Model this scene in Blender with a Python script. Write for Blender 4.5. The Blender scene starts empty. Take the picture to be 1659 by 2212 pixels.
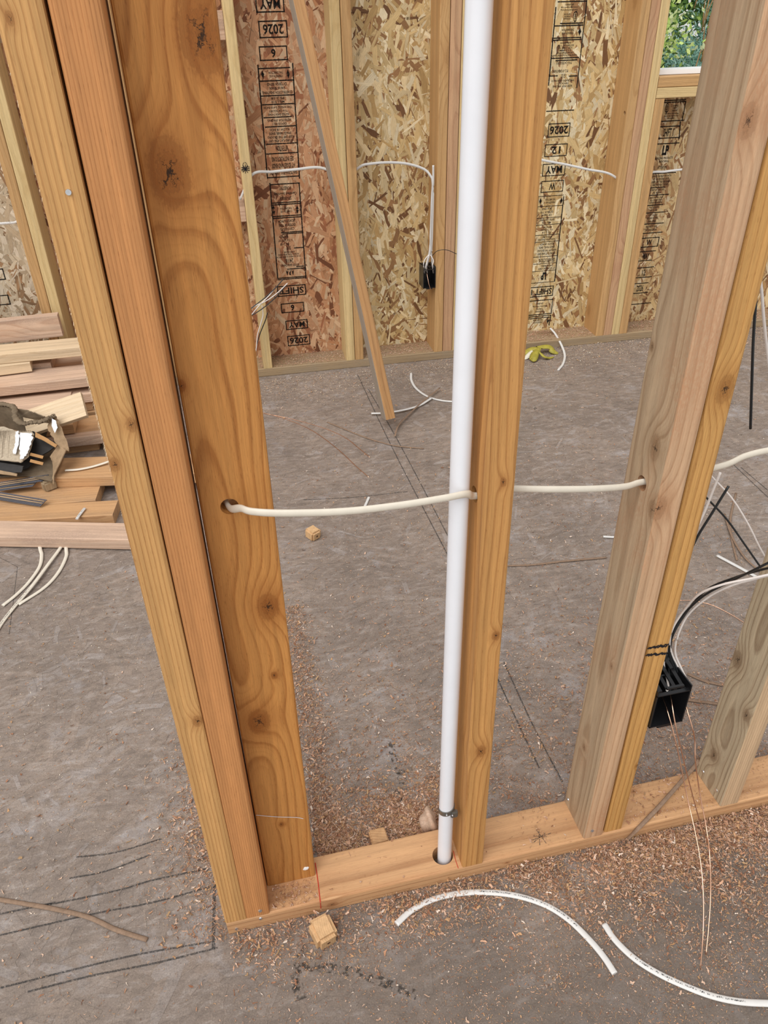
import bpy, bmesh, math, random
import numpy as np
from mathutils import Vector, Matrix
random.seed(7)
rng = np.random.default_rng(11)
C = bpy.context.scene.collection
W, H = 1659, 2212
# ------------------------------------------------------------------ camera
CAM = Vector((0.1332, -0.7773, 1.3963)); YAW, PITCH, ROLL, FPX = 0.2169, 0.5893, -0.024, 1658.7
fw = Vector((math.sin(YAW)*math.cos(PITCH), math.cos(YAW)*math.cos(PITCH), -math.sin(PITCH)))
r0 = Vector((math.cos(YAW), -math.sin(YAW), 0)); u0 = r0.cross(fw)
rt = math.cos(ROLL)*r0 + math.sin(ROLL)*u0; up = -math.sin(ROLL)*r0 + math.cos(ROLL)*u0
cd = bpy.data.cameras.new('camera'); cam = bpy.data.objects.new('camera', cd); C.objects.link(cam)
cd.sensor_fit = 'VERTICAL'; cd.sensor_height = 24.0; cd.sensor_width = 18.0
cd.lens = FPX*24.0/H; cd.clip_start = 0.02; cd.clip_end = 200
m = Matrix((rt, up, -fw)).transposed().to_4x4(); m.translation = CAM; cam.matrix_world = m
bpy.context.scene.camera = cam
# ------------------------------------------------------------------ light
sc = bpy.context.scene
sc.view_settings.view_transform = 'Standard'; sc.view_settings.look = 'None'
sc.view_settings.gamma = 1.0; sc.view_settings.use_curve_mapping = False
sc.view_settings.exposure = 0.0
WORLD_STRENGTH = 0.78; SUN_STRENGTH = 2.7
wd = bpy.data.worlds.new('sky'); sc.world = wd; wd.use_nodes = True
nt = wd.node_tree; nt.nodes.clear()
tc = nt.nodes.new('ShaderNodeTexCoord'); sp = nt.nodes.new('ShaderNodeSeparateXYZ'); nt.links.new(tc.outputs['Generated'], sp.inputs[0])
rp = nt.nodes.new('ShaderNodeValToRGB'); nt.links.new(sp.outputs[2], rp.inputs[0])
rp.color_ramp.elements[0].position = 0.0; rp.color_ramp.elements[0].color = (0.95, 0.93, 0.90, 1)
rp.color_ramp.elements[1].position = 0.6; rp.color_ramp.elements[1].color = (0.97, 0.98, 1.0, 1)
bg = nt.nodes.new('ShaderNodeBackground'); bg.inputs[1].default_value = WORLD_STRENGTH; nt.links.new(rp.outputs[0], bg.inputs[0])
ow = nt.nodes.new('ShaderNodeOutputWorld'); nt.links.new(bg.outputs[0], ow.inputs[0])
sl = bpy.data.lights.new('soft_daylight', 'SUN'); sl.energy = SUN_STRENGTH; sl.angle = math.radians(55); sl.color = (1.0, 0.985, 0.96)
so = bpy.data.objects.new('soft_daylight', sl); C.objects.link(so)
so.rotation_euler = Vector((0.55, 0.55, -1.0)).to_track_quat('-Z', 'Y').to_euler()

# ------------------------------------------------------------------ helpers
def ray(u, v): return fw + rt*((u-W/2)/FPX) - up*((v-H/2)/FPX)
def onZ(u, v, z=0.0): d = ray(u, v); return CAM + d*((z-CAM.z)/d.z)
def onY(u, v, y=0.0): d = ray(u, v); return CAM + d*((y-CAM.y)/d.y)
WYAW = -0.0276; WO = Vector((0, 2.468, 0)); WX = Vector((math.cos(WYAW), math.sin(WYAW), 0)); WN = Vector((-math.sin(WYAW), math.cos(WYAW), 0))
def wall(x, d, z): return WO + WX*x + WN*d + Vector((0, 0, z))     # far wall frame: along, depth, height
def onW(u, v, d=0.0):
    dr = ray(u, v); o = WO + WN*d; p = CAM + dr*(WN.dot(o-CAM)/WN.dot(dr)); q = p-WO
    return (q.dot(WX), p.z)
def tag(o, label=None, cat=None, group=None, kind=None):
    if label: o['label'] = label
    if cat: o['category'] = cat
    if group: o['group'] = group
    if kind: o['kind'] = kind
    return o
def link(name, me, mat=None, parent=None):
    o = bpy.data.objects.new(name, me); C.objects.link(o)
    if mat is not None and me is not None:
        for mm in (mat if isinstance(mat, (list, tuple)) else [mat]): me.materials.append(mm)
    if parent is not None: o.parent = parent
    return o
def mesh(name, vs, fs, smooth=False):
    me = bpy.data.meshes.new(name); me.from_pydata([tuple(v) for v in vs], [], fs); me.update()
    if smooth: me.polygons.foreach_set('use_smooth', [True]*len(me.polygons))
    return me

# ------------------------------------------------------------------ materials
class NT:
    def __init__(s, name):
        s.m = bpy.data.materials.new(name); s.m.use_nodes = True; s.t = s.m.node_tree
        s.b = s.t.nodes['Principled BSDF']; s.out = s.t.nodes['Material Output']
    def n(s, t, **k):
        x = s.t.nodes.new(t)
        for a, b in k.items(): setattr(x, a, b)
        return x
    def put(s, sock, v):
        if isinstance(v, bpy.types.NodeSocket): s.t.links.new(v, sock)
        else:
            try: sock.default_value = v
            except Exception: sock.default_value = (*v, 1.0) if len(v) == 3 else v
    def math(s, op, a, b=0.0, c=None, clamp=False):
        x = s.n('ShaderNodeMath', operation=op, use_clamp=clamp); s.put(x.inputs[0], a); s.put(x.inputs[1], b)
        if c is not None: s.put(x.inputs[2], c)
        return x.outputs[0]
    def vec(s, op, a, b=(0, 0, 0)):
        x = s.n('ShaderNodeVectorMath', operation=op); s.put(x.inputs[0], a); s.put(x.inputs[1], b)
        return x.outputs['Value'] if op in ('LENGTH', 'DISTANCE') else x.outputs[0]
    def noise(s, v, scale, detail=2.0, rough=0.5, col=False, dist=0.0):
        x = s.n('ShaderNodeTexNoise'); s.put(x.inputs['Vector'], v); x.inputs['Scale'].default_value = scale
        x.inputs['Detail'].default_value = detail; x.inputs['Roughness'].default_value = rough; x.inputs['Distortion'].default_value = dist
        return x.outputs['Color'] if col else x.outputs[0]
    def mix(s, f, a, b, mode='MIX'):
        x = s.n('ShaderNodeMix', data_type='RGBA', blend_type=mode); s.put(x.inputs[0], f); s.put(x.inputs[6], a); s.put(x.inputs[7], b)
        return x.outputs[2]
    def ramp(s, f, pts):
        x = s.n('ShaderNodeValToRGB'); s.put(x.inputs[0], f); cr = x.color_ramp
        while len(cr.elements) < len(pts): cr.elements.new(0.5)
        for e, (p, c) in zip(cr.elements, pts):
            e.position = p; e.color = (c, c, c, 1) if isinstance(c, (int, float)) else (*c, 1)
        return x.outputs[0]
    def mr(s, v, a, b, c=0.0, d=1.0):
        x = s.n('ShaderNodeMapRange'); s.put(x.inputs[0], v); x.inputs[1].default_value = a; x.inputs[2].default_value = b
        x.inputs[3].default_value = c; x.inputs[4].default_value = d; return x.outputs[0]
    def bump(s, h, strength=0.3, dist=0.001):
        x = s.n('ShaderNodeBump'); s.put(x.inputs['Height'], h); x.inputs['Strength'].default_value = strength; x.inputs['Distance'].default_value = dist
        s.t.links.new(x.outputs[0], s.b.inputs['Normal'])
    def fin(s, col, rough=0.6, metal=0.0, spec=0.3):
        s.put(s.b.inputs['Base Color'], col); s.put(s.b.inputs['Roughness'], rough); s.b.inputs['Metallic'].default_value = metal
        s.b.inputs['Specular IOR Level'].default_value = spec
        return s.m

def wood(name, light, dark, pith=(0.0, 0.06), freq=230, knots=(), tone=None, warp=0.014, ringmix=0.75, rand=False, rough=0.62, gloss=0.3, fuzz=0.1, dirt=0.0, dirtcol=(0.2, 0.17, 0.14)):
    """lumber running along local Z; knots = (x, y, z, radius, depth_axis) in local metres"""
    s = NT(name); P = s.n('ShaderNodeTexCoord').outputs['Object']
    if rand:
        oi = s.n('ShaderNodeObjectInfo').outputs['Random']
        cx = s.n('ShaderNodeCombineXYZ'); s.put(cx.inputs[0], s.math('MULTIPLY', s.math('SUBTRACT', oi, 0.5), 0.05)); s.put(cx.inputs[2], s.math('MULTIPLY', oi, 37.0)); PR = s.vec('ADD', P, cx.outputs[0])
    else: PR = P
    w = s.vec('SUBTRACT', s.noise(s.vec('MULTIPLY', PR, (7, 7, 1.6)), 1.0, 2, 0.5, col=True), (0.5, 0.5, 0.5))
    w2 = s.vec('SUBTRACT', s.noise(s.vec('MULTIPLY', PR, (60, 60, 8)), 1.0, 2, 0.5, col=True), (0.5, 0.5, 0.5))
    q = s.vec('ADD', s.vec('SUBTRACT', s.vec('MULTIPLY', PR, (1, 1, 0)), (pith[0], pith[1], 0)), s.vec('MULTIPLY', w, (warp*2.2, warp*2.2, 0)))
    q = s.vec('ADD', q, s.vec('MULTIPLY', w2, (0.0016, 0.0016, 0)))
    r = s.vec('LENGTH', q)
    masks = []
    for k in knots:
        sx, sy, sz = (1, 0.25, 0.62) if k[4] == 'y' else (0.25, 1, 0.62)
        dv = s.vec('MULTIPLY', s.vec('SUBTRACT', s.vec('ADD', P, s.vec('MULTIPLY', w2, (0.005, 0.005, 0.006))), (k[0], k[1], k[2])), (sx, sy, sz))
        d = s.math('DIVIDE', s.vec('LENGTH', dv), k[3])
        masks.append((d, k))
        g = s.math('EXPONENT', s.math('MULTIPLY', s.math('POWER', s.math('MULTIPLY', d, 0.42), 2.0), -1.0))
        r = s.math('ADD', r, s.math('MULTIPLY', g, k[3]*1.5))
    if rand:
        vo = s.n('ShaderNodeTexVoronoi'); s.put(vo.inputs['Vector'], s.vec('MULTIPLY', PR, (5, 5, 2.6))); vo.inputs['Scale'].default_value = 1.0
        d = s.math('MULTIPLY', vo.outputs['Distance'], 9.0); masks.append((d, (0, 0, 0, 0.012, 'y')))
        r = s.math('ADD', r, s.math('MULTIPLY', s.math('EXPONENT', s.math('MULTIPLY', s.math('POWER', s.math('MULTIPLY', d, 0.4), 2.0), -1.0)), 0.02))
    t = s.math('FRACT', s.math('MULTIPLY', r, float(freq)))
    # early wood fading into a darker late-wood line
    ring = s.ramp(t, [(0.0, 0.30), (0.07, 0.0), (0.45, 0.06), (0.72, 0.35), (0.86, 0.9), (0.94, 1.0), (1.0, 0.35)])
    t2 = s.math('FRACT', s.math('MULTIPLY', r, float(freq)*3.3)); ring = s.math('ADD', ring, s.math('MULTIPLY', s.ramp(t2, [(0.0, 0.0), (0.6, 0.0), (0.9, 1.0), (1.0, 0.2)]), 0.22), clamp=True)
    big = s.noise(s.vec('MULTIPLY', PR, (16, 16, 2.4)), 1.0, 3)
    amt = s.math('MULTIPLY', ring, s.mr(big, 0.3, 0.7, ringmix*0.55, ringmix), clamp=True)
    col = s.mix(amt, light, dark)
    tn = tone if tone else tuple(c*0.80 for c in light)
    col = s.mix(s.mr(s.noise(s.vec('MULTIPLY', PR, (30, 30, 3.2)), 1.0, 3, 0.6), 0.35, 0.75, 0.0, 0.6), col, s.mix(0.5, col, tn))
    fib = s.noise(s.vec('MULTIPLY', PR, (900, 900, 22)), 1.0, 2, 0.6)
    col = s.mix(1.0, col, s.ramp(fib, [(0.25, 1-fuzz*2.2), (0.7, 1.0+0.0)]), 'MULTIPLY')
    pore = s.noise(s.vec('MULTIPLY', PR, (1100, 1100, 95)), 1.0, 2, 0.5)
    col = s.mix(s.math('MULTIPLY', s.mr(pore, 0.60, 0.72, 0.0, 0.55), s.mr(ring, 0.0, 0.6, 0.35, 1.0)), col, tuple(c*0.62 for c in dark))
    streak = s.noise(s.vec('MULTIPLY', PR, (75, 75, 1.3)), 1.0, 3, 0.6)
    col = s.mix(1.0, col, s.ramp(streak, [(0.3, 0.80), (0.65, 1.06)]), 'MULTIPLY')
    hgt = s.math('ADD', s.math('MULTIPLY', fib, 0.5), s.math('MULTIPLY', ring, -0.5))
    for d, k in masks:
        dk = tuple(c*0.45 for c in dark)
        halo = s.mr(d, 0.7, 2.8, 0.8, 0.0); col = s.mix(halo, col, s.mix(0.6, col, dark))
        dn_ = s.math('ADD', d, s.math('MULTIPLY', s.math('SUBTRACT', s.noise(s.vec('MULTIPLY', P, (1, 1, 0.45)), 380, 5, 0.7), 0.5), 1.1))
        inner = s.mr(dn_, 0.55, 1.35, 1.0, 0.0)
        fr = s.math('FRACT', s.math('MULTIPLY', dn_, 4.5)); kc = s.mix(s.ramp(fr, [(0, 0.15), (0.6, 0.45), (1, 0.95)]), dark, dk)
        col = s.mix(s.math('MULTIPLY', inner, 0.75), col, kc)
        rim = s.math('MULTIPLY', s.mr(dn_, 0.85, 1.0, 0.0, 1.0), s.mr(dn_, 1.0, 1.2, 1.0, 0.0)); col = s.mix(s.math('MULTIPLY', rim, 0.22), col, dk)
        if k[2] or k[3] != 0.012:
            sx_ = s.n('ShaderNodeSeparateXYZ'); s.put(sx_.inputs[0], s.vec('SUBTRACT', P, (k[0], k[1], k[2]))); h_ = sx_.outputs[0] if k[4] == 'y' else sx_.outputs[1]; v_ = sx_.outputs[2]
            wob = s.math('MULTIPLY', s.math('SUBTRACT', s.noise(P, 130+k[2]*20, 3, 0.6), 0.5), k[3]*1.1); ang = 0.25+k[2]*1.7
            c1 = s.math('ABSOLUTE', s.math('ADD', s.math('ADD', s.math('MULTIPLY', h_, math.cos(ang)), s.math('MULTIPLY', v_, math.sin(ang)*0.6)), wob))
            c2 = s.math('ABSOLUTE', s.math('ADD', s.math('SUBTRACT', s.math('MULTIPLY', v_, math.cos(ang)*0.6), s.math('MULTIPLY', h_, math.sin(ang))), s.math('MULTIPLY', wob, 1.3)))
            crk = s.math('MINIMUM', c1, s.math('MULTIPLY', c2, 1.6))
            cm = s.math('MULTIPLY', s.mr(crk, k[3]*0.025, k[3]*0.065, 1.0, 0.0), s.mr(dn_, 0.30, 0.70, 1.0, 0.0))
            cm = s.math('MAXIMUM', cm, s.mr(dn_, 0.06, 0.16, 1.0, 0.0))
            col = s.mix(s.math('MULTIPLY', cm, 0.92), col, (0.014, 0.007, 0.003)); hgt = s.math('SUBTRACT', hgt, s.math('MULTIPLY', cm, 3.0))
    if dirt > 0:
        dn = s.noise(s.vec('MULTIPLY', PR, (14, 14, 5)), 1.0, 3, 0.55); sk = s.noise(s.vec('MULTIPLY', PR, (420, 420, 170)), 1.0, 3, 0.6)
        col = s.mix(s.math('MULTIPLY', s.mr(dn, 0.46, 0.66, 0.0, dirt), s.mr(sk, 0.38, 0.60, 0.25, 1.0)), col, dirtcol)
    s.bump(hgt, 0.35, 0.0009)
    return s.fin(col, rough, 0, gloss)

def plain(name, col, rough=0.5, metal=0.0, spec=0.4, var=0.0, scale=60, bump=0.0):
    s = NT(name); P = s.n('ShaderNodeTexCoord').outputs['Object']
    n = s.noise(P, scale, 4, 0.6)
    c = s.mix(s.mr(n, 0.3, 0.75, 0.0, 1.0), col, tuple(x*(1-var) for x in col))
    if bump: s.bump(n, bump, 0.001)
    return s.fin(c, rough, metal, spec)

def strand_mat(name, dusty=0.0, dustcol=(0.3, 0.27, 0.25), fib=0.35):
    s = NT(name); uv = s.n('ShaderNodeUVMap').outputs[0]; at = s.n('ShaderNodeAttribute', attribute_name='Col')
    P = s.n('ShaderNodeTexCoord').outputs['Object']
    f = s.noise(s.vec('MULTIPLY', uv, (25, 420, 1)), 1.0, 3, 0.6)
    col = s.mix(1.0, at.outputs['Color'], s.ramp(f, [(0.25, 1-fib), (0.65, 1.0)]), 'MULTIPLY')
    f2 = s.noise(P, 90, 3, 0.6); col = s.mix(s.mr(f2, 0.55, 0.8, 0, 0.35), col, s.mix(1.0, col, (0.55, 0.42, 0.3), 'MULTIPLY'))
    if dusty:
        d1 = s.noise(P, 3.2, 6, 0.68); d2 = s.noise(P, 26, 5, 0.7); st = s.noise(s.vec('MULTIPLY', s.vec('ADD', P, s.vec('MULTIPLY', s.noise(P, 4, 2, 0.5, col=True), (0.12, 0.12, 0))), (22, 60, 1)), 1.0, 5, 0.72)
        col = s.mix(s.mr(d2, 0.3, 0.7, dusty*0.75, dusty), col, dustcol)
        col = s.mix(s.mr(d1, 0.42, 0.70, 0.0, 0.6), col, (0.15, 0.122, 0.105))
        col = s.mix(s.mr(st, 0.50, 0.68, 0.0, 0.55), col, (0.125, 0.10, 0.085)); col = s.mix(s.mr(st, 0.46, 0.33, 0.0, 0.45), col, (0.46, 0.41, 0.38))
        d3 = s.noise(s.vec('ADD', P, (5.1, 2.2, 0)), 7.0, 6, 0.72)
        col = s.mix(s.mr(d3, 0.55, 0.72, 0.0, 0.55), col, (0.43, 0.41, 0.42))
        sp = s.noise(P, 150, 5, 0.75); col = s.mix(s.mr(sp, 0.58, 0.70, 0.0, 0.6), col, (0.50, 0.40, 0.31)); col = s.mix(s.mr(s.noise(s.vec('ADD', P, (3, 3, 0)), 120, 5, 0.75), 0.60, 0.72, 0.0, 0.6), col, (0.07, 0.055, 0.045))
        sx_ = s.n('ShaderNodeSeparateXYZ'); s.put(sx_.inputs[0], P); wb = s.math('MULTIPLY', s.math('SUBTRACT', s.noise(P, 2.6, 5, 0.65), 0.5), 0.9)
        front_dark = s.math('MULTIPLY', s.mr(s.math('ADD', sx_.outputs[1], wb), -0.12, 0.16, 1.0, 0.0), s.mr(s.math('ADD', sx_.outputs[0], wb), 0.0, 0.5, 0.35, 1.0))  # darker brown tone over the front floor, stronger to the right, noisy edge
        col = s.mix(s.math('MULTIPLY', front_dark, 0.62), col, (0.115, 0.09, 0.072))
        fine = s.noise(P, 380, 4, 0.7); col = s.mix(1.0, col, s.ramp(fine, [(0.3, 0.72), (0.7, 1.12)]), 'MULTIPLY')
        s.bump(s.math('ADD', s.math('MULTIPLY', d2, 1.0), s.math('MULTIPLY', fine, 0.6)), 0.5, 0.002)
        return s.fin(col, s.mr(d3, 0.4, 0.7, 0.62, 0.42), 0, 0.35)
    s.bump(f, 0.4, 0.0008)
    return s.fin(col, 0.6, 0, 0.3)

def ink_mat(name, col, wear=0.45, scale=220, dens=0.95):
    s = NT(name); P = s.n('ShaderNodeTexCoord').outputs['Object']
    n = s.noise(P, scale, 4, 0.7); a = s.mr(n, wear-0.04, wear+0.05, 0.0, dens)
    s.put(s.b.inputs['Alpha'], a); return s.fin(col, 0.8, 0, 0.1)

M = {}
HONEY = (0.60, 0.27, 0.075); HONEYD = (0.34, 0.115, 0.022)
M['honey'] = wood('honey_fir', (0.63, 0.285, 0.078), (0.30, 0.092, 0.014), pith=(-0.028, -0.075), freq=115, warp=0.022, ringmix=0.75,
    knots=[(0.0285, -0.019, 1.335, 0.019, 'y'), (-0.018, -0.019, 1.222, 0.018, 'y'), (0.022, -0.019, 0.662, 0.013, 'y'), (-0.014, -0.019, 0.438, 0.015, 'y'), (0.018, -0.019, 0.53, 0.004, 'y'), (-0.004, -0.019, 0.175, 0.0035, 'y'), (-0.0415, -0.019, 1.000, 0.004, 'y')])
M['pale_edge'] = wood('pale_fir_edge', (0.68, 0.375, 0.14), (0.37, 0.155, 0.045), pith=(0.115, 0.02), freq=200, warp=0.004, ringmix=0.85,
    knots=[(0.012, -0.0445, 0.52, 0.006, 'y'), (-0.013, -0.0445, 0.94, 0.005, 'y'), (0.013, -0.0445, 0.985, 0.005, 'y'), (-0.008, -0.0445, 1.35, 0.003, 'y')])
M['red_edge'] = wood('reddish_fir_edge', (0.64, 0.29, 0.105), (0.38, 0.135, 0.04), pith=(-0.12, 0.03), freq=330, warp=0.004, ringmix=0.7)
M['tan_edge'] = wood('tan_fir_edge', (0.63, 0.32, 0.105), (0.33, 0.125, 0.03), pith=(0.045, 0.0), freq=125, warp=0.012, ringmix=0.8,
    knots=[(0.000, -0.0445, 0.325, 0.008, 'y'), (0.004, -0.0445, 0.845, 0.004, 'y'), (0.010, -0.0445, 0.58, 0.005, 'y')])
M['pink_face'] = wood('pink_fir', (0.66, 0.42, 0.25), (0.38, 0.19, 0.09), pith=(-0.05, 0.0), freq=120, warp=0.012, ringmix=0.7, dirt=0.6, dirtcol=(0.46, 0.22, 0.11),
    knots=[(-0.016, -0.044, 0.765, 0.011, 'y'), (-0.010, -0.044, 1.245, 0.010, 'y')])
M['grey_face'] = wood('grey_weathered_fir', (0.54, 0.395, 0.255), (0.28, 0.165, 0.085), pith=(-0.07, 0.01), freq=120, warp=0.018, ringmix=0.8, dirt=0.85, dirtcol=(0.40, 0.23, 0.13),
    knots=[(-0.019, -0.016, 0.845, 0.011, 'x'), (-0.019, 0.035, 0.97, 0.004, 'x'), (-0.019, -0.038, 0.760, 0.008, 'x'), (-0.019, -0.020, 0.44, 0.004, 'x'), (-0.019, 0.012, 0.20, 0.005, 'x')])
M['mustard'] = wood('mustard_fir', (0.66, 0.355, 0.115), (0.36, 0.15, 0.035), pith=(-0.04, -0.005), freq=140, warp=0.013, ringmix=0.8,
    knots=[(0.003, -0.0445, 0.935, 0.011, 'y'), (0.016, -0.0445, 0.19, 0.003, 'y')])
M['olive_face'] = wood('olive_weathered_fir', (0.56, 0.45, 0.305), (0.27, 0.175, 0.10), pith=(-0.06, 0.0), freq=150, warp=0.016, ringmix=0.95,
    knots=[(-0.021, 0.030, 0.335, 0.011, 'x'), (-0.021, -0.030, 0.25, 0.008, 'x'), (-0.021, 0.012, 0.09, 0.009, 'x')])
M['olive_edge'] = wood('straw_fir_edge', (0.68, 0.48, 0.29), (0.42, 0.22, 0.135), pith=(0.07, 0.02), freq=240, warp=0.006, ringmix=0.7)
M['plate'] = wood('plate_fir', (0.66, 0.38, 0.19), (0.40, 0.18, 0.075), pith=(-0.10, -0.02), freq=95, warp=0.010, ringmix=0.75, dirt=0.25, dirtcol=(0.36, 0.17, 0.08),
    knots=[(0.024, -0.03, 0.83, 0.004, 'x'), (0.00, 0.046, 0.19, 0.006, 'y'), (0.00, 0.046, 0.53, 0.003, 'y')])
M['cream'] = wood('cream_spruce', (0.74, 0.545, 0.27), (0.54, 0.34, 0.13), pith=(0.03, 0.07), freq=160, rand=True, ringmix=0.5, warp=0.01)
M['tan'] = wood('tan_spruce', (0.62, 0.37, 0.16), (0.40, 0.20, 0.07), pith=(0.03, 0.07), freq=170, rand=True, ringmix=0.6, warp=0.01)
M['rose'] = wood('rose_fir', (0.60, 0.36, 0.20), (0.40, 0.19, 0.10), pith=(0.05, 0.07), freq=170, rand=True, ringmix=0.6, warp=0.01)
M['brace'] = wood('brace_fir', (0.50, 0.27, 0.11), (0.30, 0.13, 0.045), pith=(0.03, 0.05), freq=150, rand=True, ringmix=0.6)
M['brace_side'] = wood('brace_grey', (0.42, 0.35, 0.28), (0.30, 0.24, 0.18), pith=(0.03, 0.05), freq=150, rand=True, ringmix=0.5)
M['scrap_pink'] = wood('scrap_pink_fir', (0.72, 0.51, 0.37), (0.50, 0.29, 0.18), pith=(0.02, 0.08), freq=140, rand=True, ringmix=0.65, dirt=0.5, dirtcol=(0.30, 0.21, 0.17))
M['scrap_tan'] = wood('scrap_tan_fir', (0.64, 0.38, 0.19), (0.38, 0.18, 0.07), pith=(0.02, 0.08), freq=150, rand=True, ringmix=0.7, dirt=0.3)
M['scrap_pale'] = wood('scrap_pale_spruce', (0.78, 0.60, 0.40), (0.56, 0.38, 0.2), pith=(0.02, 0.09), freq=120, rand=True, ringmix=0.45)
M['farplate'] = wood('dusty_plate', (0.42, 0.30, 0.175), (0.27, 0.17, 0.09), pith=(0.05, 0.0), freq=150, rand=True, ringmix=0.5, dirt=0.5, dirtcol=(0.3, 0.25, 0.19))
M['block'] = wood('block_fir', (0.72, 0.46, 0.24), (0.52, 0.28, 0.12), pith=(0.06, 0.0), freq=260, ringmix=0.6)
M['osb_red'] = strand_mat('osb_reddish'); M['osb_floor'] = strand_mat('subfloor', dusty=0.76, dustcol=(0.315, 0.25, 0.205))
M['pvc'] = plain('white_pvc', (0.78, 0.79, 0.83), 0.28, 0, 0.5, 0.04, 30)
M['sheath'] = plain('cream_cable_sheath', (0.72, 0.655, 0.55), 0.42, 0, 0.45, 0.08, 80)
M['sheath_w'] = plain('white_cable_sheath', (0.66, 0.645, 0.62), 0.42, 0, 0.45, 0.06, 80)
M['wire_black'] = plain('black_wire', (0.012, 0.014, 0.016), 0.3, 0, 0.5)
M['wire_white'] = plain('white_wire', (0.78, 0.72, 0.68), 0.35, 0, 0.5, 0.05)
M['copper'] = plain('bare_copper', (0.95, 0.58, 0.40), 0.25, 1.0, 0.5, 0.15, 200)
M['kraft'] = plain('brown_kraft_paper', (0.29, 0.195, 0.135), 0.85, 0, 0.1, 0.3, 150, 0.4)
M['boxplastic'] = plain('black_plastic', (0.008, 0.008, 0.009), 0.28, 0, 0.5, 0.2, 40)
M['steel'] = plain('grey_steel', (0.30, 0.30, 0.28), 0.38, 0.9, 0.5, 0.25, 200)
M['nail'] = plain('bright_nail', (0.75, 0.78, 0.82), 0.25, 0.95, 0.5, 0.2, 300)
M['nailstick'] = plain('nail_coating', (0.10, 0.10, 0.12), 0.35, 0.7, 0.5, 0.4, 300)
M['papertape'] = plain('nail_paper_tape', (0.50, 0.34, 0.20), 0.8, 0, 0.1, 0.3, 200)
M['card'] = plain('cardboard', (0.38, 0.26, 0.155), 0.85, 0, 0.1, 0.35, 45, 0.3)
M['card_corr'] = plain('bare_corrugation', (0.52, 0.43, 0.32), 0.85, 0, 0.1, 0.35, 120, 0.3)
M['card_dark'] = plain('dark_printed_cardboard', (0.030, 0.026, 0.024), 0.6, 0, 0.3, 0.3, 60)
M['card_in'] = plain('cardboard_inside', (0.22, 0.165, 0.11), 0.9, 0, 0.1, 0.4, 30)
M['card_white'] = plain('torn_white_liner', (0.78, 0.79, 0.83), 0.8, 0, 0.1, 0.1, 60)
M['card_print'] = plain('orange_print', (0.47, 0.26, 0.11), 0.7, 0, 0.2, 0.2)
M['banana'] = plain('banana_peel_skin', (0.42, 0.36, 0.05), 0.55, 0, 0.4, 0.45, 50)
M['banana_in'] = plain('banana_peel_inside', (0.72, 0.68, 0.56), 0.7, 0, 0.3, 0.2, 50)
M['vinyl'] = plain('white_vinyl', (0.88, 0.88, 0.88), 0.4, 0, 0.5)
M['dark'] = plain('hole_shadow_wood', (0.10, 0.045, 0.02), 0.9)
M['ink'] = ink_mat('black_stamp_ink', (0.012, 0.011, 0.010), 0.37, 300, 0.95)
M['ink_small'] = ink_mat('worn_small_ink', (0.02, 0.017, 0.014), 0.39, 260, 0.9)
M['marker'] = ink_mat('black_marker', (0.015, 0.015, 0.02), 0.30, 500, 0.95)
M['pencil'] = ink_mat('grey_pencil', (0.06, 0.06, 0.06), 0.47, 500, 0.75)
M['red_line'] = ink_mat('red_marker', (0.50, 0.04, 0.025), 0.36, 500, 0.9)
M['chalk'] = ink_mat('dark_chalk_line', (0.035, 0.038, 0.04), 0.44, 420, 0.6)
M['smudge'] = ink_mat('dark_smudge', (0.035, 0.033, 0.03), 0.54, 90, 0.55)
M['legend'] = plain('cable_print', (0.05, 0.05, 0.05), 0.6)
s = NT('shaving_wood'); a_ = s.n('ShaderNodeAttribute', attribute_name='Col'); P_ = s.n('ShaderNodeTexCoord').outputs['Object']
M['chip'] = s.fin(s.mix(1.0, a_.outputs['Color'], s.ramp(s.noise(P_, 500, 2), [(0.3, 0.8), (0.7, 1.05)]), 'MULTIPLY'), 0.75, 0, 0.15)
s = NT('leaf'); a_ = s.n('ShaderNodeAttribute', attribute_name='Col'); M['leaf'] = s.fin(a_.outputs['Color'], 0.45, 0, 0.3)
tl = s.n('ShaderNodeBsdfTranslucent'); s.put(tl.inputs[0], a_.outputs['Color']); ms = s.n('ShaderNodeMixShader'); ms.inputs[0].default_value = 0.45
s.t.links.new(s.b.outputs[0], ms.inputs[1]); s.t.links.new(tl.outputs[0], ms.inputs[2]); s.t.links.new(ms.outputs[0], s.out.inputs[0])
M['bark'] = plain('bark', (0.16, 0.10, 0.065), 0.9, 0, 0.1, 0.5, 30, 0.5)
M['lawn'] = plain('lawn_soil', (0.10, 0.14, 0.05), 0.9, 0, 0.1, 0.5, 8)

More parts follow.
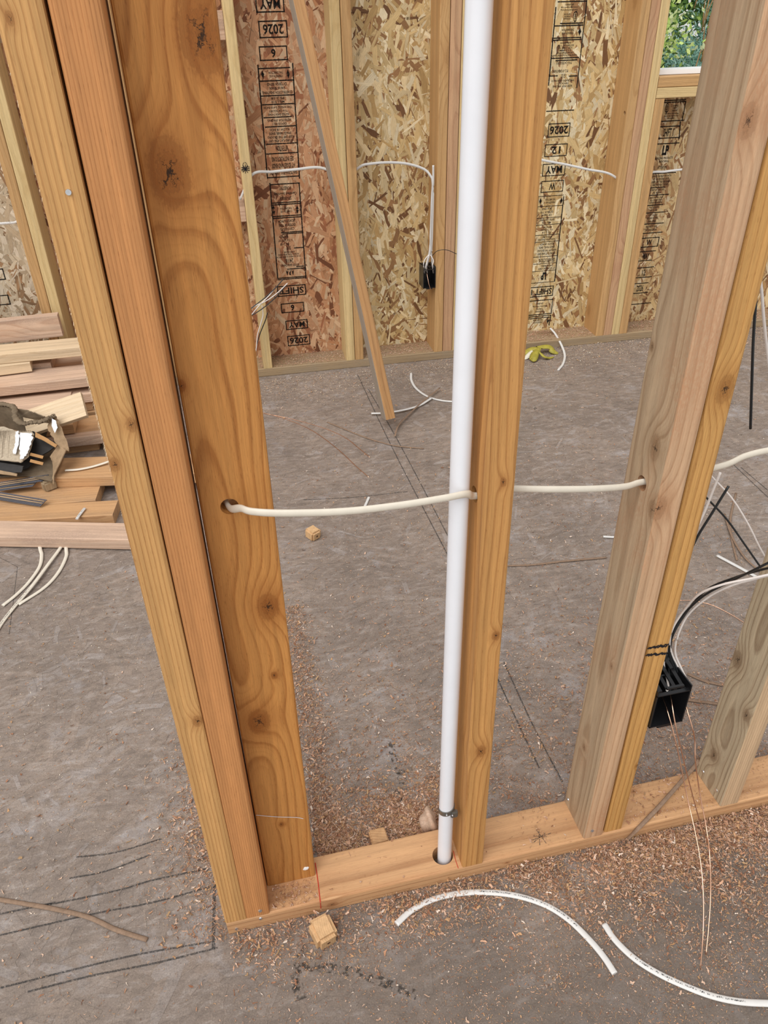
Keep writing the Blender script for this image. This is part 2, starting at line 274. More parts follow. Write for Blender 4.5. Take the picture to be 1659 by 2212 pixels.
# ------------------------------------------------------------------ mesh builders
def bar_bm(w, t, L, r=0.0032, seg=2, cut=0):
    bm = bmesh.new(); bmesh.ops.create_cube(bm, size=1.0)
    for v in bm.verts: v.co = Vector((v.co.x*w, v.co.y*t, (v.co.z+0.5)*L))
    if r > 0:
        es = [e for e in bm.edges if abs(e.verts[0].co.z-e.verts[1].co.z) > L*0.5]
        bmesh.ops.bevel(bm, geom=es, offset=r, segments=seg, profile=0.5, affect='EDGES')
    return bm
def bm_obj(name, bm, mat, parent=None):
    me = bpy.data.meshes.new(name); bm.to_mesh(me); bm.free(); return link(name, me, mat, parent)
def frame(A, B, side):
    z = (B-A).normalized(); x = (side - z*side.dot(z)).normalized(); y = z.cross(x)
    m = Matrix((x, y, z)).transposed().to_4x4(); m.translation = A; return m
def lumber(name, A, B, w, t, side, mat, label=None, cat=None, group=None, r=0.0032, parent=None, sidemat=None, sideaxis=(-1, 0, 0)):
    A, B = Vector(A), Vector(B); bm = bar_bm(w, t, (B-A).length, r)
    if sidemat is not None:
        ax = Vector(sideaxis); bm.normal_update()
        for f in bm.faces:
            if f.normal.dot(ax) > 0.6: f.material_index = 1
        mat = [mat, sidemat]
    o = bm_obj(name, bm, mat, parent); o.matrix_world = frame(A, B, Vector(side)); tag(o, label, cat, group); return o
def stud(x0, x1, y0, y1, z0, z1, mat, label, cat='stud', name='wall_stud', group=None, x0t=None, x1t=None, **k):
    """upright 2x4; x0t/x1t = x at the top (slight lean)"""
    x0t = x0 if x0t is None else x0t; x1t = x1 if x1t is None else x1t
    return lumber(name, ((x0+x1)/2, (y0+y1)/2, z0), ((x0t+x1t)/2, (y0+y1)/2, z1), abs(x1-x0+x1t-x0t)/2, y1-y0, (1, 0, 0), mat, label, cat, group, **k)
def drill(o, A, B, rad, seg=28, innermat=None):
    A, B = Vector(A), Vector(B); bm = bmesh.new()
    bmesh.ops.create_cone(bm, cap_ends=True, segments=seg, radius1=rad, radius2=rad, depth=(B-A).length)
    me = bpy.data.meshes.new('cut'); bm.to_mesh(me); bm.free(); c = bpy.data.objects.new('cut', me); C.objects.link(c)
    c.matrix_world = Matrix.Translation((A+B)/2) @ (B-A).to_track_quat('Z', 'Y').to_matrix().to_4x4()
    md = o.modifiers.new('b', 'BOOLEAN'); md.operation = 'DIFFERENCE'; md.object = c; md.solver = 'EXACT'
    bpy.context.view_layer.update(); dg = bpy.context.evaluated_depsgraph_get()
    nm = bpy.data.meshes.new_from_object(o.evaluated_get(dg)); o.modifiers.clear(); old = o.data; o.data = nm
    bpy.data.meshes.remove(old); bpy.data.objects.remove(c); bpy.data.meshes.remove(me)
def spline(pts, n=10):
    pts = [Vector(p) for p in pts]
    if len(pts) == 2: return [pts[0].lerp(pts[1], i/n) for i in range(n+1)]
    P = [pts[0]*2-pts[1]] + pts + [pts[-1]*2-pts[-2]]; out = []
    for i in range(1, len(P)-2):
        a, b, c, d = P[i-1:i+3]
        for k in range(n):
            t = k/n; out.append(0.5*((2*b)+(c-a)*t+(2*a-5*b+4*c-d)*t*t+(3*b-a-3*c+d)*t**3))
    out.append(pts[-1]); return out
def tube(name, pts, rx, ry, mat, parent=None, n=10, seg=10, upv=(0, 0, 1), raw=False):
    c = spline(pts, seg); vs = []; fs = []; U = Vector(upv)
    for i, p in enumerate(c):
        t = (c[min(i+1, len(c)-1)]-c[max(i-1, 0)]).normalized(); s_ = t.cross(U)
        if s_.length < 1e-3: s_ = t.cross(Vector((0.3, 1, 0.1)))
        s_.normalize(); b = s_.cross(t)
        for k in range(n):
            a = 2*math.pi*k/n; vs.append(p + s_*(rx*math.cos(a)) + b*(ry*math.sin(a)))
    for i in range(len(c)-1):
        for k in range(n): fs.append((i*n+k, i*n+(k+1) % n, (i+1)*n+(k+1) % n, (i+1)*n+k))
    fs.append(tuple(range(n))[::-1]); fs.append(tuple(range((len(c)-1)*n, len(c)*n)))
    me = mesh(name, vs, fs)
    for p in me.polygons: p.use_smooth = len(p.vertices) == 4
    return link(name, me, mat, parent)
def legend(parent, pts, ry, a=0.0, b=1.0, side=(0, 0, 0), h=0.0022, upv=(0, 0, 1), seg=10, seed=1):
    """rows of tiny printed strokes along the top of a cable"""
    rd = random.Random(seed); c = spline(pts, seg*3); L = [0]
    for i in range(1, len(c)): L.append(L[-1]+(c[i]-c[i-1]).length)
    tot = L[-1]; U = Vector(upv); vs = []; fs = []; d = a*tot; j = 1
    while d < b*tot:
        while j < len(c)-1 and L[j] < d: j += 1
        p = c[j-1].lerp(c[j], (d-L[j-1])/max(1e-9, L[j]-L[j-1])); t = (c[j]-c[j-1]).normalized(); s_ = t.cross(U).normalized(); bb = s_.cross(t)
        p = p + bb*(ry+0.00015) + Vector(side)
        for q in range(rd.choice((1, 2, 2))):
            x = rd.uniform(-0.0007, 0.0007); y = rd.uniform(-0.3, 0.3)*h; w = rd.uniform(0.0002, 0.0006); hh = rd.uniform(0.3, 0.5)*h
            k = len(vs); vs += [p+t*(x-w)+s_*(y-hh), p+t*(x+w)+s_*(y-hh), p+t*(x+w)+s_*(y+hh), p+t*(x-w)+s_*(y+hh)]; fs.append((k, k+1, k+2, k+3))
        d += 0.0021 if rd.random() > 0.15 else 0.006
    return link('printed_legend', mesh('printed_legend', vs, fs), M['legend'], parent)
def nail(parent, p, nrm, rad=0.0035):
    bm = bmesh.new(); bmesh.ops.create_cone(bm, cap_ends=True, segments=16, radius1=rad, radius2=rad*0.85, depth=0.0016)
    nrm = Vector(nrm).normalized(); mm = Matrix.Translation(Vector(p)+nrm*0.0006) @ nrm.to_track_quat('Z', 'Y').to_matrix().to_4x4()
    bmesh.ops.transform(bm, matrix=mm, verts=bm.verts)
    bmesh.ops.transform(bm, matrix=parent.matrix_world.inverted(), verts=bm.verts)
    return bm_obj('nail_head', bm, M['nail'], parent)
def child_mesh(name, vs, fs, mat, parent):
    iv = parent.matrix_world.inverted(); return link(name, mesh(name, [iv @ Vector(v) for v in vs], fs), mat, parent)
def stroke_quads(pts, w, nrm, off=0.0004):
    nrm = Vector(nrm).normalized(); pts = [Vector(p)+nrm*off for p in pts]; vs = []; fs = []
    for i, p in enumerate(pts):
        t = (pts[min(i+1, len(pts)-1)]-pts[max(0, i-1)]).normalized(); s_ = t.cross(nrm)
        vs += [p-s_*w/2, p+s_*w/2]
        if i: fs.append((2*i-2, 2*i, 2*i+1, 2*i-1))
    return vs, fs
def merge(parts):
    V = []; F = []
    for v, f in parts:
        k = len(V); V += list(v); F += [tuple(i+k for i in q) for q in f]
    return V, F
def colattr(me, cols):       # one colour per face
    a = me.color_attributes.new('Col', 'FLOAT_COLOR', 'CORNER'); arr = np.empty((len(me.loops), 4), np.float32); arr[:, 3] = 1
    tot = np.empty(len(me.polygons), np.int32); me.polygons.foreach_get('loop_total', tot); arr[:, :3] = np.repeat(np.asarray(cols, np.float32), tot, axis=0)
    a.data.foreach_set('color', arr.ravel())

def strands(n, x0, x1, y0, y1, lo, hi, wlo, whi, ang, palette, weights, zmax, jag=0.18):
    """flat overlapping wood strands in the plane (x, y); returns verts (x, y, h), faces, colours, uvs"""
    cx = rng.uniform(x0, x1, n); cy = rng.uniform(y0, y1, n); L = rng.uniform(lo, hi, n); w = rng.uniform(wlo, whi, n); a = ang(n)
    base = np.array([[-.5, -.5], [-.2, -.52], [.2, -.5], [.5, -.42], [.46, .1], [.5, .5], [.1, .5], [-.3, .52], [-.5, .4], [-.45, 0]])
    k = len(base); b = base[None] + rng.normal(0, 1, (n, k, 2))*np.array([0.05, jag*0.6])[None, None]
    lx = b[:, :, 0]*L[:, None]; ly = b[:, :, 1]*w[:, None]; ca, sa = np.cos(a)[:, None], np.sin(a)[:, None]
    X = np.clip(cx[:, None]+lx*ca-ly*sa, x0, x1); Y = np.clip(cy[:, None]+lx*sa+ly*ca, y0, y1); Z = np.repeat(rng.uniform(0.00005, zmax, n)[:, None], k, 1)
    V = np.stack([X, Y, Z], -1).reshape(-1, 3); F = (np.arange(n)[:, None]*k+np.arange(k)[None])
    pal = np.array(palette)[rng.choice(len(palette), n, p=np.array(weights)/sum(weights))]*rng.uniform(0.82, 1.15, (n, 1))
    uv = np.stack([lx+cx[:, None]*7, ly+cy[:, None]*3+rng.uniform(0, 9, n)[:, None]], -1).reshape(-1, 2)
    return V, F, pal, uv

# ------------------------------------------------------------------ floor
FX0, FX1, FY0, FY1 = -1.7, 3.6, -1.1, 2.62
pal = [(0.36, 0.30, 0.265), (0.28, 0.215, 0.175), (0.22, 0.165, 0.13), (0.44, 0.41, 0.41), (0.33, 0.25, 0.20), (0.17, 0.13, 0.105)]
V, F, Cc, UV = strands(26000, FX0, FX1, FY0, FY1, 0.03, 0.11, 0.004, 0.024, lambda n: rng.normal(0.5, 1.0, n), pal, [3, 5, 4, 1.2, 4, 1.2], 0.0006, 0.14)
nv = len(V); slab = np.array([(x, y, z) for z in (-0.02, 0.0) for (x, y) in ((FX0, FY0), (FX1, FY0), (FX1, FY1), (FX0, FY1))])
fl = [tuple(f) for f in F.tolist()] + [tuple(nv+i for i in q) for q in ((4, 5, 6, 7), (3, 2, 1, 0), (0, 1, 5, 4), (1, 2, 6, 5), (2, 3, 7, 6), (3, 0, 4, 7))]
me = mesh('floor', np.vstack([V, slab]).tolist(), fl); colattr(me, np.vstack([Cc, np.tile((0.24, 0.19, 0.165), (6, 1))]))
uvl = me.uv_layers.new(name='UVMap'); uva = np.zeros((len(me.loops), 2), np.float32); uva[:len(UV)] = UV; uvl.data.foreach_set('uv', uva.ravel())
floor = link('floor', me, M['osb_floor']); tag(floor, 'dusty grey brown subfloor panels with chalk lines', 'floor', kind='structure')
lines = [((0, 2021), (200, 1975), (330, 1950), (455, 1916)), ((95, 1957), (250, 1925), (330, 1902), (450, 1877)), ((165, 1852), (250, 1842), (350, 1812)), ((150, 1898), (230, 1882), (325, 1847)),
         ((0, 1975), (120, 1950)), ((0, 2135), (180, 2090), (300, 2062), (455, 2035)), ((60, 2143), (200, 2108), (340, 2080), (470, 2048)), ((772, 809), (842, 957), (958, 1182), (1014, 1290)),
         ((795, 840), (862, 957), (980, 1182)), ((1088, 1430), (1150, 1565), (1215, 1690)), ((1072, 1460), (1120, 1565), (1165, 1660)), ((1350, 1870), (1365, 1915), (1380, 1955)), ((655, 1080), (760, 1075), (880, 1062)),
         ((1580, 1000), (1659, 1075)), ((1600, 1010), (1659, 1060))]
for L_ in lines: 
    v, f = merge([stroke_quads(spline([onZ(*p) for p in L_], 6), 0.0035, (0, 0, 1), 0.0011)]); link('chalk_line', mesh('chalk_line', v, f), M['chalk'], floor)
for L_, w_, mt in ((((467, 1818), (463, 1930), (461, 2050)), 0.006, 'chalk'), (((628, 2085), (760, 2100), (900, 2150)), 0.016, 'smudge'), (((420, 1862), (452, 1852)), 0.004, 'chalk'), (((655, 2040), (640, 2110), (650, 2160)), 0.02, 'smudge'), (((840, 1600), (870, 1700), (830, 1780)), 0.02, 'smudge')):
    v, f = merge([stroke_quads(spline([onZ(*p) for p in L_], 6), w_, (0, 0, 1), 0.0010)]); link('chalk_line' if mt == 'chalk' else 'smudge', mesh('chalk_line', v, f), M[mt], floor)
# the panel joint: a thin dark groove line and its nail row
v, f = merge([stroke_quads([onZ(20, 1370), onZ(38, 1225), onZ(0, 1205)], 0.0018, (0, 0, 1), 0.0009)]); link('panel_joint', mesh('panel_joint', v, f), M['chalk'], floor)

# ------------------------------------------------------------------ far wall: sheathing panels, plate, studs
def vert_ang(n): return math.pi/2 + rng.normal(0, 0.62, n)
PALS = {'red': ([(0.60, 0.32, 0.17), (0.66, 0.41, 0.24), (0.50, 0.245, 0.12), (0.36, 0.145, 0.07), (0.70, 0.49, 0.31), (0.20, 0.075, 0.035)], [6, 5, 4, 2.2, 2.5, 1.2]),
        'yellow': ([(0.68, 0.49, 0.235), (0.78, 0.61, 0.35), (0.54, 0.35, 0.145), (0.36, 0.19, 0.08), (0.84, 0.71, 0.47), (0.20, 0.095, 0.04)], [6, 5, 4, 2.4, 3, 1.8]),
        'grey': ([(0.62, 0.51, 0.36), (0.50, 0.39, 0.26), (0.74, 0.63, 0.48), (0.28, 0.17, 0.09), (0.38, 0.22, 0.11)], [5, 4, 3, 2, 1]),
        'tan': ([(0.62, 0.43, 0.21), (0.70, 0.53, 0.30), (0.46, 0.27, 0.12), (0.30, 0.15, 0.065), (0.76, 0.61, 0.40), (0.19, 0.09, 0.04)], [6, 4, 4, 2.4, 2, 1.2])}
wm = Matrix((WX, WN, Vector((0, 0, 1)))).transposed().to_4x4()
def panel(x0, x1, z0, z1, palk, label, n, name='wall_back'):
    p_, w_ = PALS[palk]; V, F, Cc, UV = strands(n, x0, x1, z0, z1, 0.020, 0.115, 0.0025, 0.021, vert_ang, p_, w_, 0.0012, 0.3)
    V = np.stack([V[:, 0], 0.140-V[:, 2], V[:, 1]], -1); nv = len(V)
    sl = [(x, d, z) for d in (0.1512, 0.140) for (x, z) in ((x0, z0), (x1, z0), (x1, z1), (x0, z1))]
    fs = [tuple(f) for f in F[:, ::1].tolist()] + [tuple(nv+i for i in q) for q in ((4, 5, 6, 7), (3, 2, 1, 0), (0, 1, 5, 4), (1, 2, 6, 5), (2, 3, 7, 6), (3, 0, 4, 7))]
    me = mesh(name, V.tolist()+sl, fs); colattr(me, np.vstack([Cc, np.tile(p_[2], (6, 1))]))
    u = me.uv_layers.new(name='UVMap'); ua = np.zeros((len(me.loops), 2), np.float32); ua[:len(UV)] = UV; u.data.foreach_set('uv', ua.ravel())
    o = link(name, me, M['osb_red']); mm = wm.copy(); mm.translation = WO; o.matrix_world = mm
    tag(o, label, 'wall', kind='structure'); return o
WT = 2.44
pL = panel(-1.6, -0.492, 0, WT, 'grey', 'greyish strand board sheathing at the left edge above the lumber pile', 11000)
pA = panel(-0.490, 0.727, 0, WT, 'red', 'reddish strand board sheathing panel with upside down black stamps', 19000)
pB = panel(0.729, 1.946, 0, WT, 'yellow', 'yellow strand board sheathing panel between the double studs and the window', 19000)
pC = panel(1.948, 3.4, 0, 1.115, 'tan', 'tan strand board sheathing panel below the window', 12000)
pD = panel(3.4, 3.7, 0, WT, 'tan', 'tan strand board sheathing right of the window', 1500)

# stamps
_tc = {}
def text2d(t, bold=0.0):
    k = (t, bold)
    if k not in _tc:
        cu = bpy.data.curves.new('t', 'FONT'); cu.body = t; cu.size = 1; cu.resolution_u = 2; cu.offset = bold
        o = bpy.data.objects.new('t', cu); C.objects.link(o); bpy.context.view_layer.update()
        me = bpy.data.meshes.new_from_object(o.evaluated_get(bpy.context.evaluated_depsgraph_get()))
        v = np.array([(q.co.x, q.co.y) for q in me.vertices]); f = [tuple(p.vertices) for p in me.polygons]
        lo, hi = v.min(0), v.max(0); v = (v-lo)/(hi-lo); _tc[k] = (v, f)
        bpy.data.objects.remove(o); bpy.data.curves.remove(cu); bpy.data.meshes.remove(me)
    return _tc[k]
DEP = 0.1384
def col_text(parts, t, x0, x1, z0, z1, flip, bold=0.0):
    v, f = text2d(t, bold)
    if flip: v = 1-v
    parts.append(([(x0+(x1-x0)*a, DEP, z0+(z1-z0)*b) for a, b in v], f))
def rect(parts, x0, x1, z0, z1): parts.append(([(x0, DEP, z0), (x1, DEP, z0), (x1, DEP, z1), (x0, DEP, z1)], [(0, 1, 2, 3)]))
def px(xl, xr, yt, yb):
    a = onW(xl, (yt+yb)/2, 0.138)[0]; b = onW(xr, (yt+yb)/2, 0.138)[0]; return a, b, onW((xl+xr)/2, yb, 0.138)[1], onW((xl+xr)/2, yt, 0.138)[1]
def stamp_box(parts, xl, xr, yt, yb, t, flip, t_=0.0042, bold=0.025, pad=0.14, sides=True):
    a, b, c, d = px(xl, xr, yt, yb); w = b-a; h = d-c
    rect(parts, a, b, c, c+t_); rect(parts, a, b, d-t_, d)
    if sides: rect(parts, a, a+t_, c, d); rect(parts, b-t_, b, c, d)
    if t: col_text(parts, t, a+w*pad, b-w*pad, c+h*0.2, d-h*0.2, flip, bold)
def rule(parts, xl, xr, y, t_=0.0042):
    a, b, c, d = px(xl, xr, y, y+0.1); rect(parts, a, b, c-t_/2, c+t_/2)
def textlines(parts, xl, xr, yt, yb, ls, flip, bold=0.022, gap=0.30):
    a, b, c, d = px(xl, xr, yt, yb); h = (d-c)/len(ls); w = b-a
    for i, t in enumerate(ls):
        j = i if not flip else len(ls)-1-i
        zt = d-h*j; n = min(1.0, max(0.45, len(t)/20)); mid = (a+b)/2
        col_text(parts, t, mid-w*0.46*n, mid+w*0.46*n, zt-h*(1-gap/2), zt-h*gap/2, flip, bold)
def vline(parts, xa, ya, xb, yb, t_=0.0048):
    a = onW(xa, ya, 0.138); b = onW(xb, yb, 0.138); parts.append(([(a[0]-t_/2, DEP, a[1]), (a[0]+t_/2, DEP, a[1]), (b[0]+t_/2, DEP, b[1]), (b[0]-t_/2, DEP, b[1])], [(0, 1, 2, 3)]))
def arrow(parts, x, yt, yb):
    a, z0 = onW(x, yb, 0.138); a2, z1 = onW(x, yt, 0.138); w = 0.0065
    rect(parts, a-0.0012, a+0.0012, z0, z1)
    parts.append(([(a-w, DEP, z1-0.014), (a+w, DEP, z1-0.014), (a, DEP, z1)], [(0, 1, 2)])); parts.append(([(a-w, DEP, z0+0.014), (a, DEP, z0), (a+w, DEP, z0+0.014)], [(0, 1, 2)]))
def leaf_mark(parts, x, y, flip):
    a, z = onW(x, y, 0.138); n = 14; s_ = -1 if flip else 1
    for q in range(n):
        t0, t1 = 2*math.pi*q/n, 2*math.pi*(q+1)/n
        g = lambda t, k: (a+0.009*k*math.sin(t)*(1-0.25*math.cos(t)*s_), DEP, z+0.019*k*math.cos(t))
        parts.append(([g(t0, 1), g(t1, 1), g(t1, 0.78), g(t0, 0.78)], [(0, 1, 2, 3)]))
    rect(parts, a-0.001, a+0.001, z-0.024, z+0.012)
    for q in (-0.006, 0.0, 0.006): rect(parts, a-0.005, a+0.005, z+q-0.0007, z+q+0.0007)
def finish(parts, panel_, mat, name='printed_stamp'):
    v, f = merge(parts); o = link(name, mesh(name, v, f), mat, panel_); return o
SHE = ['CONSTRUCTION SHEATHING', '1R24/2F16/W24', '11.0 MM', 'CSP O325-92', 'EXTERIOR TYPE', 'ADHESIVE']
B_, S_ = [], []
stamp_box(B_, 552, 614, -10, 27, 'MAY', True); stamp_box(B_, 559, 621, 44, 82, '2026', True); stamp_box(B_, 560, 621, 99, 131, '6', True, pad=0.42)
vline(B_, 557, 140, 578, 386); vline(B_, 632, 136, 647, 386)
for y, a, b in ((147, 558, 627), (174, 561, 636), (206, 564, 637), (225, 566, 636), (253, 569, 630), (273, 572, 639), (310, 575, 641), (331, 575, 643), (382, 579, 647)): rule(B_, a, b, y)
arrow(B_, 623, 150, 169); arrow(B_, 568, 152, 169)
textlines(S_, 572, 620, 153, 168, ['STRENGTH AXIS', 'THIS DIRECTION'], True)
textlines(S_, 563, 634, 177, 204, ['CONSTRUCTION SHEATHING', '24/16 SPAN', 'EXTERIOR BOND'], True); textlines(S_, 566, 634, 208, 224, ['MILL 510', 'PS 2-18'], True)
textlines(S_, 568, 634, 228, 251, ['RATED SHEATHING', '7/16 CATEGORY', 'THICKNESS 0.418 INCH'], True); textlines(S_, 571, 636, 256, 271, ['EXPOSURE 1', 'SIZED FOR SPACING'], True)
textlines(S_, 573, 638, 276, 308, ['STORE FLAT AND DRY', 'KEEP OFF THE GROUND', 'SPACE PANEL ENDS', 'ALLOW 1/8 INCH'], True)
textlines(B_, 578, 640, 312, 329, ['ATTENTION'], True, 0.02, 0.3); textlines(S_, 580, 644, 336, 379, ['SPACE PANELS 1/8 INCH', 'AT EDGES AND ENDS', 'SEE INSTRUCTIONS'], True)
vline(B_, 583, 395, 600, 602); vline(B_, 646, 395, 661, 602)
for y, a, b in ((397, 584, 648), (437, 586, 650), (441, 586, 650), (466, 588, 651), (470, 588, 651), (501, 607, 653), (504, 610, 654), (575, 640, 657), (580, 620, 659), (599, 599, 661), (602, 599, 661)): rule(B_, a, b, y)
rule(B_, 635, 655, 535)
arrow(B_, 643, 444, 461); arrow(B_, 592, 443, 464); textlines(S_, 598, 638, 447, 460, ['STRENGTH AXIS', 'THIS DIRECTION'], True)
textlines(S_, 587, 646, 401, 434, ['SFI-00003', 'Certified Sourcing', 'FORESTRY'], True); textlines(S_, 590, 650, 473, 499, ['CSP O325-92', 'EXTERIOR TYPE', '1R24/2F16/W24'], True)
textlines(S_, 592, 636, 507, 532, ['PS 2-18', '7/16 CATEGORY', 'RATED'], True); textlines(B_, 613, 634, 531, 540, ['510'], True, 0.02, 0.1)
textlines(S_, 595, 652, 542, 557, ['THICKNESS 0.418 INCH', 'SIZED FOR SPACING', 'EXPOSURE 1'], True); textlines(B_, 606, 645, 558, 569, ['24/16'], True, 0.01, 0.1)
textlines(B_, 605, 648, 583, 595, ['A P A'], True, 0.05, 0.1); textlines(S_, 598, 655, 569, 576, ['RATED SHEATHING'], True)
stamp_box(B_, 599, 661, 616, 639, 'SHIFT', True, pad=0.08); stamp_box(B_, 607, 657, 654, 675, '6', True, pad=0.42); stamp_box(B_, 617, 665, 691, 711, 'MAY', True); stamp_box(B_, 621, 670, 724, 746, '2026', True, pad=0.1)
finish(B_, pA, M['ink']); finish(S_, pA, M['ink_small'], 'printed_text')
B_, S_ = [], []
vline(B_, 1268, 0, 1246, 190, 0.004); vline(B_, 1201, 15, 1185, 185); rule(B_, 1205, 1267, 3, 0.004)
for y, a, b in ((50, 1210, 1260), (55, 1198, 1260), (81.5, 1196, 1256), (86, 1194, 1256), (125, 1190, 1251), (130, 1200, 1247)): rule(B_, a, b, y, 0.004)
textlines(S_, 1208, 1252, 7, 24, ['SFI-00003', 'www.sfiprogram.org', 'Certified Sourcing'][::-1], True); textlines(S_, 1210, 1240, 28, 43, ['SUSTAINABLE', 'FORESTRY', 'INITIATIVE'][::1], True); leaf_mark(B_, 1243, 36, True)
textlines(S_, 1206, 1247, 61, 75, ['STRENGTH AXIS', 'THIS DIRECTION'], True); arrow(B_, 1251.5, 60, 77)
textlines(S_, 1192, 1250, 90, 122, SHE, True); textlines(S_, 1190, 1247, 132, 140, ['7/16 CATEGORY'], True); textlines(S_, 1188, 1232, 149, 158, ['PS 2-18 SHEATHING'], True)
textlines(B_, 1207, 1227, 159, 169, ['510'], True, 0.02, 0.05); rule(B_, 1186, 1205, 164, 0.004); rule(B_, 1229, 1247, 164, 0.004)
textlines(S_, 1189, 1242, 171, 189, ['SIZED FOR SPACING', 'EXPOSURE 1', 'THICKNESS 0.418 INCH'], True)
rule(B_, 1180, 1240, 239, 0.004); stamp_box(B_, 1184, 1231, 266, 296, '2026', True, 0.0035, pad=0.08); stamp_box(B_, 1177, 1225, 311, 338, '12', True, 0.0035, pad=0.3)
stamp_box(B_, 1172, 1221, 353, 380, 'MAY', True, 0.0035); stamp_box(B_, 1169, 1217, 390, 415, 'W', True, 0.0035, pad=0.36)
vline(B_, 1218, 424, 1198, 608); vline(B_, 1163, 424, 1147, 608)
for y, a, b in ((423, 1163, 1218), (445, 1162, 1215), (470, 1160, 1212), (485, 1157, 1210), (507, 1155, 1209), (522, 1154, 1206), (554, 1151, 1204), (569, 1152, 1202), (585, 1150, 1200), (610, 1146, 1198)): rule(B_, a, b, y, 0.0025)
arrow(B_, 1212, 427, 440); arrow(B_, 1167, 428, 441); textlines(S_, 1172, 1207, 428, 440, ['STRENGTH AXIS', 'THIS DIRECTION'], True)
for y0, y1, ls in ((448, 468, ['CSP O325-92', 'EXTERIOR TYPE', '24/16 SPAN']), (472, 484, ['MILL 510', 'RATED SHEATHING']), (488, 505, ['PS 2-18', '7/16 CATEGORY', 'EXPOSURE 1']), (509, 520, ['SIZED FOR SPACING', 'EXPOSURE 1']), (524, 551, ['STORE FLAT AND DRY', 'KEEP OFF THE GROUND', 'SPACE PANEL ENDS', 'ALLOW 1/8 INCH']), (556, 568, ['SEE INSTRUCTIONS']), (571, 583, ['AT EDGES AND ENDS', 'SPACE PANELS'])):
    textlines(S_, 1158, 1204, y0, y1, ls, True)
textlines(B_, 1160, 1188, 588, 605, ['LP'], True, 0.06, 0.05); stamp_box(B_, 1144, 1195, 619, 641, 'SHIFT 1', True, pad=0.07)
stamp_box(B_, 1140, 1193, 648, 680, '', True); textlines(S_, 1148, 1182, 653, 676, ['SUSTAINABLE', 'FORESTRY', 'Certified Sourcing', 'SFI-00003'], True)
rule(B_, 1138, 1190, 683, 0.004); rule(B_, 1138, 1190, 687, 0.004); vline(B_, 1190, 680, 1186, 703); arrow(B_, 1183, 688, 699); textlines(S_, 1146, 1178, 689, 699, ['STRENGTH AXIS', 'THIS DIRECTION'], True)
finish(B_, pB, M['ink']); finish(S_, pB, M['ink_small'], 'printed_text')
B_, S_ = [], []
for y, a, b in ((216.5, 1431, 1482), (220.5, 1431, 1482), (261, 1423, 1478), (273, 1421, 1470), (298, 1417, 1467), (310, 1415, 1468), (374, 1406, 1460), (405, 1400, 1437), (421, 1397, 1445), (443, 1394, 1432), (459, 1391, 1438), (483, 1387, 1434), (503, 1384, 1431), (543, 1378, 1417), (563, 1375, 1408), (578, 1373, 1413), (599, 1370, 1408), (612, 1367, 1401), (633, 1364, 1400), (656, 1360, 1406)): rule(B_, a, b, y, 0.004)
vline(B_, 1482, 218, 1474, 258, 0.004); vline(B_, 1470, 262, 1467, 300); leaf_mark(B_, 1441, 233, False)
textlines(S_, 1447, 1470, 226, 241, ['SUSTAINABLE', 'FORESTRY', 'INITIATIVE'], False); textlines(S_, 1432, 1468, 243, 258, ['Certified Sourcing', 'www.sfiprogram.org', 'SFI-00003'], False)
textlines(B_, 1418, 1470, 275, 297, ['SHIFT 1'], False, 0.02, 0.2); textlines(B_, 1421, 1455, 312, 337, ['LP'], False, 0.06, 0.15)
textlines(S_, 1410, 1458, 338, 352, ['BUILDING PRODUCTS', 'SHEATHING'], False); textlines(S_, 1407, 1454, 357, 366, ['ATTENTION'], False); textlines(S_, 1406, 1450, 377, 402, ['SPACE PANELS 1/8 INCH', 'AT EDGES AND ENDS', 'KEEP OFF THE GROUND', 'SEE INSTRUCTIONS'], False)
textlines(S_, 1400, 1438, 407, 419, ['STORE FLAT AND DRY', '510'], False); textlines(S_, 1398, 1437, 424, 440, ['SPACE PANEL ENDS', 'ALLOW 1/8 INCH', 'RATED SHEATHING'], False); textlines(S_, 1395, 1430, 445, 457, ['7/16 CATEGORY', 'PS 2-18'], False)
textlines(S_, 1391, 1428, 461, 481, ['CSP O325-92', 'EXTERIOR TYPE', '24/16 SPAN'], False); textlines(S_, 1387, 1426, 486, 500, ['STRENGTH AXIS', 'THIS DIRECTION'], False)
stamp_box(B_, 1382, 1423, 513, 534, 'W', False, pad=0.36); textlines(B_, 1380, 1412, 546, 561, ['MAY'], False, 0.03, 0.1); textlines(B_, 1383, 1399, 581, 596, ['12'], False, 0.02, 0.1); textlines(B_, 1366, 1399, 615, 630, ['2026'], False, 0.02, 0.1)
finish(B_, pC, M['ink']); finish(S_, pC, M['ink_small'], 'printed_text')
B_ = []; stamp_box(B_, -30, 10, 581, 606, '', False); stamp_box(B_, -26, 21, 638, 660, '', False); finish(B_, pL, M['ink'])

